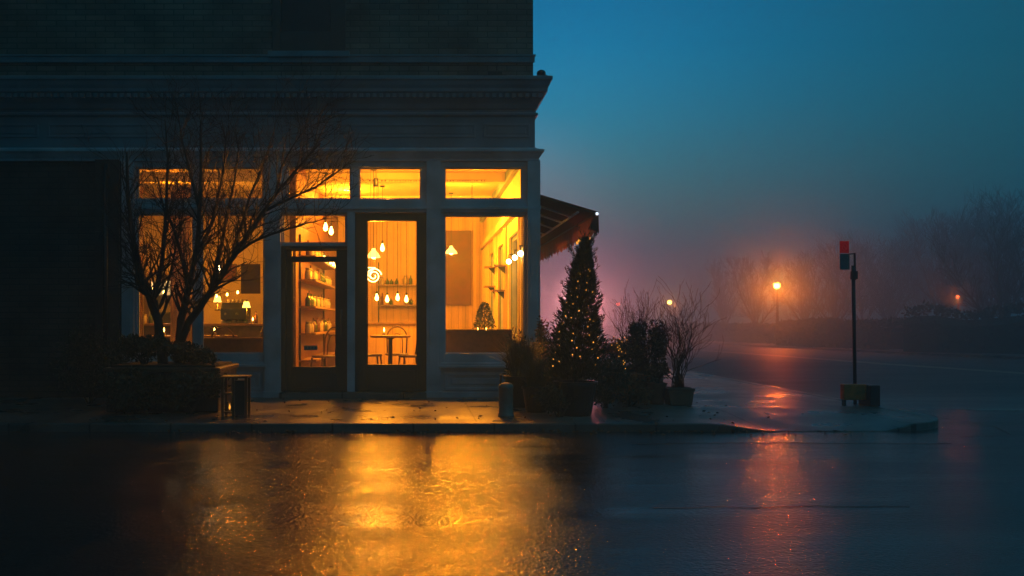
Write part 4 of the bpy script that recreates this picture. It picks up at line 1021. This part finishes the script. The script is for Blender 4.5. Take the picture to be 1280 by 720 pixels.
random.seed(31); m=MB()
for i in range(320):
    if i<200: x,y,z=random.uniform(-3,5),Y0-random.random()**3*.35-.03,.006
    elif i<320: x,y=random.uniform(-4,4.5),Y0+.2+random.random()*3; z=walk_z(x,y)+.004
    else: x,y,z=random.uniform(-4,6),random.uniform(5,10),.006
    leaf(m,(x,y,z+random.uniform(0,.008)),Vector((random.uniform(-1,1),random.uniform(-1,1),random.uniform(-.1,.25))),random.uniform(.03,.07),.014)
o=m.build('leaf_litter','russet'); o['kind']='stuff'
# ---------------------------------------------------------------- sign pole and yellow barrier
px_,py_=X(1069,12.9),12.9
t=thing('sign_pole','thin steel sign pole standing on the corner pavement behind the yellow board','sign pole',(px_,py_,WALK))
m=MB(); m.tube([(px_,py_,WALK),(X(1066.5,12.9),py_,Z(332,12.9))],.024,10); m.build('pole','metal',t,smooth=True)
m=MB(); m.tube([(X(1067.5,12.9)+.03,py_+.03,Z(350,12.9)),(X(1069.5,12.9),py_+.03,Z(316,12.9))],.014,8); m.tube([(X(1061,12.9),py_+.02,Z(317.5,12.9)),(X(1069.5,12.9),py_+.02,Z(317,12.9))],.008,6)
m.box(X(1065,12.9),X(1071,12.9),py_-.03,py_+.05,Z(349,12.9),Z(339,12.9)); m.build('pole_extension','metal',t)
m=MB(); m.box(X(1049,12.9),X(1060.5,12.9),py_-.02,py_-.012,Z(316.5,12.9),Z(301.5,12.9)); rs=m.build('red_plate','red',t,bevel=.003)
m=MB(); cxp,czp=X(1054.8,12.9),Z(309,12.9)
ring=[(cxp+.035*cos(a*pi/8),py_-.024,czp+.045*sin(a*pi/8)) for a in range(17)]; m.tube(ring,.004,5); m.tube([(cxp-.025,py_-.024,czp+.032),(cxp+.025,py_-.024,czp-.032)],.004,5)
m.box(cxp-.045,cxp-.015,py_-.026,py_-.0205,czp-.075,czp-.062); m.box(cxp-.005,cxp+.045,py_-.026,py_-.0205,czp-.075,czp-.062)
m.build('emblem',mat('maroon_marks',(.2,.02,.02),.5,bump=0),rs)
m=MB(); m.box(X(1050,12.9),X(1062,12.9),py_+.0,py_+.008,Z(337,12.9),Z(317.2,12.9)); m.build('grey_plate','signgrey',t,bevel=.003)
t=thing('barrier_board','low yellow barrier board with a dark end block by the sign pole','barrier',(X(1075,12.6),12.6,WALK))
m=MB(); m.box(X(1055,12.6),X(1083.5,12.6),12.6,12.72,Z(500,12.6),Z(480.5,12.6)); m.build('board','yellow',t,bevel=.012)
m=MB(); m.box(X(1083.7,12.6),X(1096,12.6),12.5,12.85,WALK,Z(481,12.6)); m.build('end_block','metal',t,bevel=.012)
m=MB(); m.box(X(1056,12.6),X(1059,12.6),12.63,12.69,WALK,Z(500.2,12.6)); m.build('foot','metal',t)

# ---------------------------------------------------------------- background: hedges, trees, lamps
def hedge(name,label,p0,p1,h,w,n,seed):
    random.seed(seed); a=Vector((*p0,0)); b_=Vector((*p1,0)); d=b_-a; L_=d.length; u=d.normalized(); s=Vector((-u.y,u.x,0))
    t=thing(name,label,'hedge',(p0[0],p0[1],0),0,'clipped hedges across the street'); m=MB()
    nn=int(L_/.5)+1
    for i in range(nn):
        hh=h*(.9+.12*noise.noise(Vector((i*.35,seed,0)))); q=a+d*(i/(nn-1)); ww=w*.42
        for (o,z) in ((-ww,0),(-ww,hh*.75),(-ww*.6,hh*.92),(ww*.6,hh*.92),(ww,hh*.75),(ww,0)): m.v.append(tuple(q+s*o+Vector((0,0,z))))
    for i in range(nn-1):
        for k in range(5): q=i*6+k; m.f.append((q,q+1,q+7,q+6))
    m.build('core','hedge',t)
    m=MB()
    for i in range(n):
        q=random.random(); hh=h*(.98+.2*noise.noise(Vector((q*L_*.7,seed,0)))); c=random.random()
        if c<.5: o,z=random.uniform(-.5,.5)*w,hh*random.uniform(.88,1.06)
        else: o,z=random.choice((-.5,.5))*w*random.uniform(.85,1.1),random.random()*hh
        leaf(m,a+d*q+s*o+Vector((0,0,z)),rv()+Vector((0,0,.6)),random.uniform(.1,.24),.045)
    m.build('foliage','hedge',t); return t
hedge('hedge','tall clipped hedge across the street at the right edge',(X(1134,35),35),(34,22.5),1.62,1.6,6000,1)
hedge('hedge','clipped hedge across the street behind the sign pole',(X(985,43),43),(X(1127,37),37),1.15,1.5,5000,2)
hedge('hedge','far fading hedge left of the orange street lamp',(X(860,60),62),(X(978,46),46),.95,1.5,4000,3)
hedge('hedge','low far hedge line behind the corner planting',(X(700,75),75),(X(835,68),68),.75,1.5,2500,4)
def far_tree(seed,H,crown):
    random.seed(seed); t=thing('far_tree','','tree',(0,0,0),0,'bare trees across the street')
    m=MB(); b=MB(); n=random.choice((2,3,4)); base=Vector((0,0,0)); fork=Vector((random.uniform(-.1,.1),0,H*.16))
    m.tube([base,fork*.5,fork],[.16,.13,.12],8)
    for k in range(n+3):
        a=2*pi*k/(n+3)+random.uniform(-.3,.3); tilt=random.uniform(.15,.75)
        d=Vector((cos(a)*tilt,sin(a)*tilt,1)).normalized(); pts=[fork]; rad=[.085]
        for i in range(6):
            d=(d+rv()*.12+Vector((0,0,.05))).normalized(); pts.append(pts[-1]+d*H*.125); rad.append(.085*(1-.14*(i+1)))
        m.tube(pts,rad,6)
        for i in range(1,7):
            for _ in range(4):
                nd=(d+rv()*.9+Vector((0,0,.25))); grow(b,pts[i],nd,.03*(1-.08*i),H*crown*random.uniform(.8,1.15),2,.55,.2,4,(3,4),.009,.16)
    m.build('trunk','barkfar',t); b.build('crown','barkfar',t); return t
ftp=[far_tree(100,6.2,.17),far_tree(101,6.2,.19),far_tree(102,6.2,.16)]
ft=[(1290,42,1.05),(1235,46,1.0),(1180,44,.93),(1252,36,.74),(1150,58,1.1),(1078,50,.86),(1043,47,.74),(1112,50,.8),(1008,50,.72),(945,50,.7),(1215,62,1.2),(905,58,.72),(985,80,1.1),(1065,78,1.2),(880,92,1.0)]
lbs=['large bare tree at the extreme right edge of the street','tall bare tree second from the right edge above the hedge','bare tree above the red light across the street','shorter bare tree close behind the right hand hedge','misty bare tree just right of the pair of far lights','forked bare tree right behind the sign pole','bare tree left of the sign pole above the hedge','faint tall tree behind the two far lights','faint bare tree just right of the orange street lamp','faint bare tree just left of the orange street lamp','very faint tree in fog between the right hand trees','ghostly tree in fog left of the street lamp','ghostly tree in fog right behind the street lamp','ghostly tall tree in fog behind the forked tree','leftmost ghostly tree in the fog beyond the corner planting']
first=set()
for i,(pp,Y,sc) in enumerate(ft):
    pr=ftp[i%3]
    if i%3 not in first: first.add(i%3); pr.location=(X(pp,Y),Y,0); pr.rotation_euler=(0,0,i); pr.scale=(sc,)*3; pr['label']=lbs[i]
    else: dup(pr,(X(pp,Y),Y,0),i*1.3,lbs[i],sc)
def street_lamp(label,pp,py,Y,r,power,col,mt,pole=True,armd=-.5):
    x,z=X(pp,Y),Z(py,Y); t=thing('street_lamp',label,'street lamp',(x,Y,0),0,'street lamps in the fog')
    m=MB(); m.tube([(x+.03,Y+.0,0),(x+.03,Y,z-r-.02)],[.07,.045],8); m.build('pole','metal',t,smooth=True)
    m=MB(); m.lathe([(r*1.15,r*.75),(r*.9,r*1.05),(r*.2,r*1.3)],(x,Y,z),14); m.build('lamp_cap','metal',t,smooth=True)
    m=MB(); m.ball((x,Y,z),r,12); m.build('lamp_globe',mt,t,smooth=True)
    plight('street_lamp_light',(x,Y,z),power,col,r*1.05)
street_lamp('brightest orange street lamp glowing in the fog across the street',971,357,44,.14,11000,(1,.11,.004),'sodium')
street_lamp('small yellow street lamp beyond the corner planting',837,378,60,.12,2500,(1,.13,.02),'sodium')
street_lamp('dim reddish street lamp with pole left of the corner planting',773,380,85,.16,3000,(1,.12,.08),'redlamp')
street_lamp('unseen pinkish street lamp added directly behind the tall lit evergreen to redden the fog there',722,382,52,.16,30000,(1,.15,.14),'sodium')  # added lamp kept out of sight; only its red fog glow shows
street_lamp('small red lamp between the right hand trees',1197,371,42,.06,350,(1,.12,.02),'redlamp')
t=thing('traffic_pole','thin far pole with a crosspiece behind the lit evergreen','pole',(X(769,60),60,0))
m=MB(); m.tube([(X(769,60),60,0),(X(769,60),60,Z(390,60))],.06,6); m.build('pole','metal',t); m=MB(); m.box(X(765,60),X(771,60),59.9,60.1,Z(390,60),Z(387,60)); m.build('crosspiece','metal',t)
# far house with two lit windows
x=X(1094,88)
t=thing('far_house','faint house in the fog with two small lit windows','house',(x,90,0))
m=MB(); m.box(x-4,x+5,88.1,96,0,5.2); m.build('wall','signgrey',t)
m=MB(); m.prism([(x-4.3,5.2),(x+5.3,5.2),(x+.5,7.6)],'y',88,96.2); m.build('roof','roof',t)
for (a,b_,c,d) in ((1089.5,1092.5,351,345),(1095,1099.5,353,343)):
    m=MB(); m.box(X(a,88),X(b_,88),88.0,88.09,Z(c,88),Z(d,88)); m.build('window','farwin',t)
# unseen brick house added beyond the left edge to shade the facade
t=thing('shading_house','unseen dark brick house added beyond the left edge to shade the facade','building',(-10,11,0))
m=MB(); m.box(-16,-6.9,2.5,13.98,0,9.0); m.build('wall','brick_shaded',t)
m=MB(); m.box(-16.1,-6.75,2.4,13.99,9.002,9.15); m.build('roof','roof',t)

# ---------------------------------------------------------------- haze
m=MB(); m.box(-45,95,-12,135,-1,9.6)
hz=m.build('haze',None and 0 or 'roof'); hz['kind']='stuff'
hm=bpy.data.materials.new('haze'); n=nt(hm); out=n.nodes.new('ShaderNodeOutputMaterial'); pv=n.nodes.new('ShaderNodeVolumePrincipled')
pv.inputs['Color'].default_value=(.5,.84,1,1); pv.inputs['Density'].default_value=.0085; pv.inputs['Anisotropy'].default_value=.3
n.links.new(pv.outputs[0],out.inputs['Volume']); hz.data.materials.clear(); hz.data.materials.append(hm)
m=MB(); m.box(-44,94,27,134,-.9,9.4)
fb=m.build('fog_bank','roof'); fb['kind']='stuff'
hm=bpy.data.materials.new('fog_bank'); n=nt(hm); out=n.nodes.new('ShaderNodeOutputMaterial'); pv=n.nodes.new('ShaderNodeVolumePrincipled')
pv.inputs['Color'].default_value=(.5,.9,1,1); pv.inputs['Density'].default_value=.033; pv.inputs['Anisotropy'].default_value=.84
n.links.new(pv.outputs[0],out.inputs['Volume']); fb.data.materials.clear(); fb.data.materials.append(hm)

# ---------------------------------------------------------------- world, sun, camera
SUN_EL=radians(1.5); SUN_AZ=radians(8)     # azimuth from +Y towards +X
w=bpy.data.worlds.new('World'); S.world=w; w.use_nodes=True; n=w.node_tree; n.nodes.clear(); N=n.nodes.new; L=n.links.new
out=N('ShaderNodeOutputWorld'); bg=N('ShaderNodeBackground'); sk=N('ShaderNodeTexSky'); sk.sky_type='NISHITA'; sk.sun_disc=False
sk.sun_elevation=SUN_EL; sk.sun_rotation=SUN_AZ; sk.air_density=1.6; sk.dust_density=.6; sk.ozone_density=5.0
# deep dusk: the sky also falls off away from the afterglow
tc=N('ShaderNodeTexCoord')
def lobe(az,el,lo,hi,p):
    dt=N('ShaderNodeVectorMath'); dt.operation='DOT_PRODUCT'; L(tc.outputs['Generated'],dt.inputs[0])
    az,el=radians(az),radians(el); dt.inputs[1].default_value=(sin(az)*cos(el),cos(az)*cos(el),sin(el))
    ac=N('ShaderNodeMath'); ac.operation='ARCCOSINE'; L(dt.outputs['Value'],ac.inputs[0])
    mr=N('ShaderNodeMapRange'); mr.inputs['From Min'].default_value=radians(hi); mr.inputs['From Max'].default_value=radians(lo); L(ac.outputs[0],mr.inputs['Value'])
    pw=N('ShaderNodeMath'); pw.operation='POWER'; L(mr.outputs[0],pw.inputs[0]); pw.inputs[1].default_value=p; return pw
def sc_(col,fac):
    q=N('ShaderNodeVectorMath'); q.operation='SCALE'; q.inputs[0].default_value=col; L(fac.outputs[0],q.inputs['Scale']); return q
def add(a,b):
    q=N('ShaderNodeVectorMath'); q.operation='ADD'; L(a.outputs[0],q.inputs[0]); L(b.outputs[0],q.inputs[1]); return q
# tint: darkest teal away from the afterglow, paler blue around it
l1=lobe(7,10,0,42,2.0)
t0=N('ShaderNodeVectorMath'); t0.operation='MULTIPLY'; t0.inputs[1].default_value=(0.0,.22,.22); L(sk.outputs[0],t0.inputs[0])
t1=N('ShaderNodeVectorMath'); t1.operation='MULTIPLY'; t1.inputs[1].default_value=(.25,4.0,4.9); L(sk.outputs[0],t1.inputs[0])
t1s=N('ShaderNodeVectorMath'); t1s.operation='SCALE'; L(t1.outputs[0],t1s.inputs[0]); L(l1.outputs[0],t1s.inputs['Scale'])
gl=add(sc_((26,7,10),lobe(4,0,0,14,2.2)),sc_((.2,1.3,1.8),lobe(112,40,0,95,1.0)))
cst=N('ShaderNodeCombineXYZ'); cst.inputs[0].default_value=.01; cst.inputs[1].default_value=.3; cst.inputs[2].default_value=.44
v2=add(add(add(t0,t1s),gl),cst)
L(v2.outputs[0],bg.inputs[0]); bg.inputs[1].default_value=.1; L(bg.outputs[0],out.inputs[0])
sl=bpy.data.lights.new('sun','SUN'); sl.energy=.01; sl.angle=radians(15); sl.color=(1,.6,.5); so=bpy.data.objects.new('sun',sl); COL.objects.link(so)
dirv=Vector((sin(SUN_AZ)*cos(SUN_EL),cos(SUN_AZ)*cos(SUN_EL),sin(SUN_EL))); so.rotation_euler=dirv.to_track_quat('Z','Y').to_euler(); so.location=(0,40,20)
cd=bpy.data.cameras.new('camera'); cam=bpy.data.objects.new('camera',cd); COL.objects.link(cam); S.camera=cam
cam.location=(0,0,EYE); cam.rotation_euler=(pi/2,0,0); cd.sensor_width=36; cd.lens=F/1280*36; cd.shift_x=(640-CX)/1280; cd.shift_y=(CY-360)/1280; cd.clip_end=3000
vs=S.view_settings; vs.view_transform='Standard'; vs.look='None'; vs.gamma=1; vs.exposure=0.0; vs.use_curve_mapping=False
c=S.cycles; c.use_denoising=True; c.max_bounces=10; c.diffuse_bounces=4; c.glossy_bounces=4; c.volume_bounces=2; c.transparent_max_bounces=16; c.sample_clamp_indirect=4; c.caustics_reflective=False; c.caustics_refractive=False
try: c.denoiser='OPENIMAGEDENOISE'; c.denoising_input_passes='RGB_ALBEDO_NORMAL'
except Exception: pass
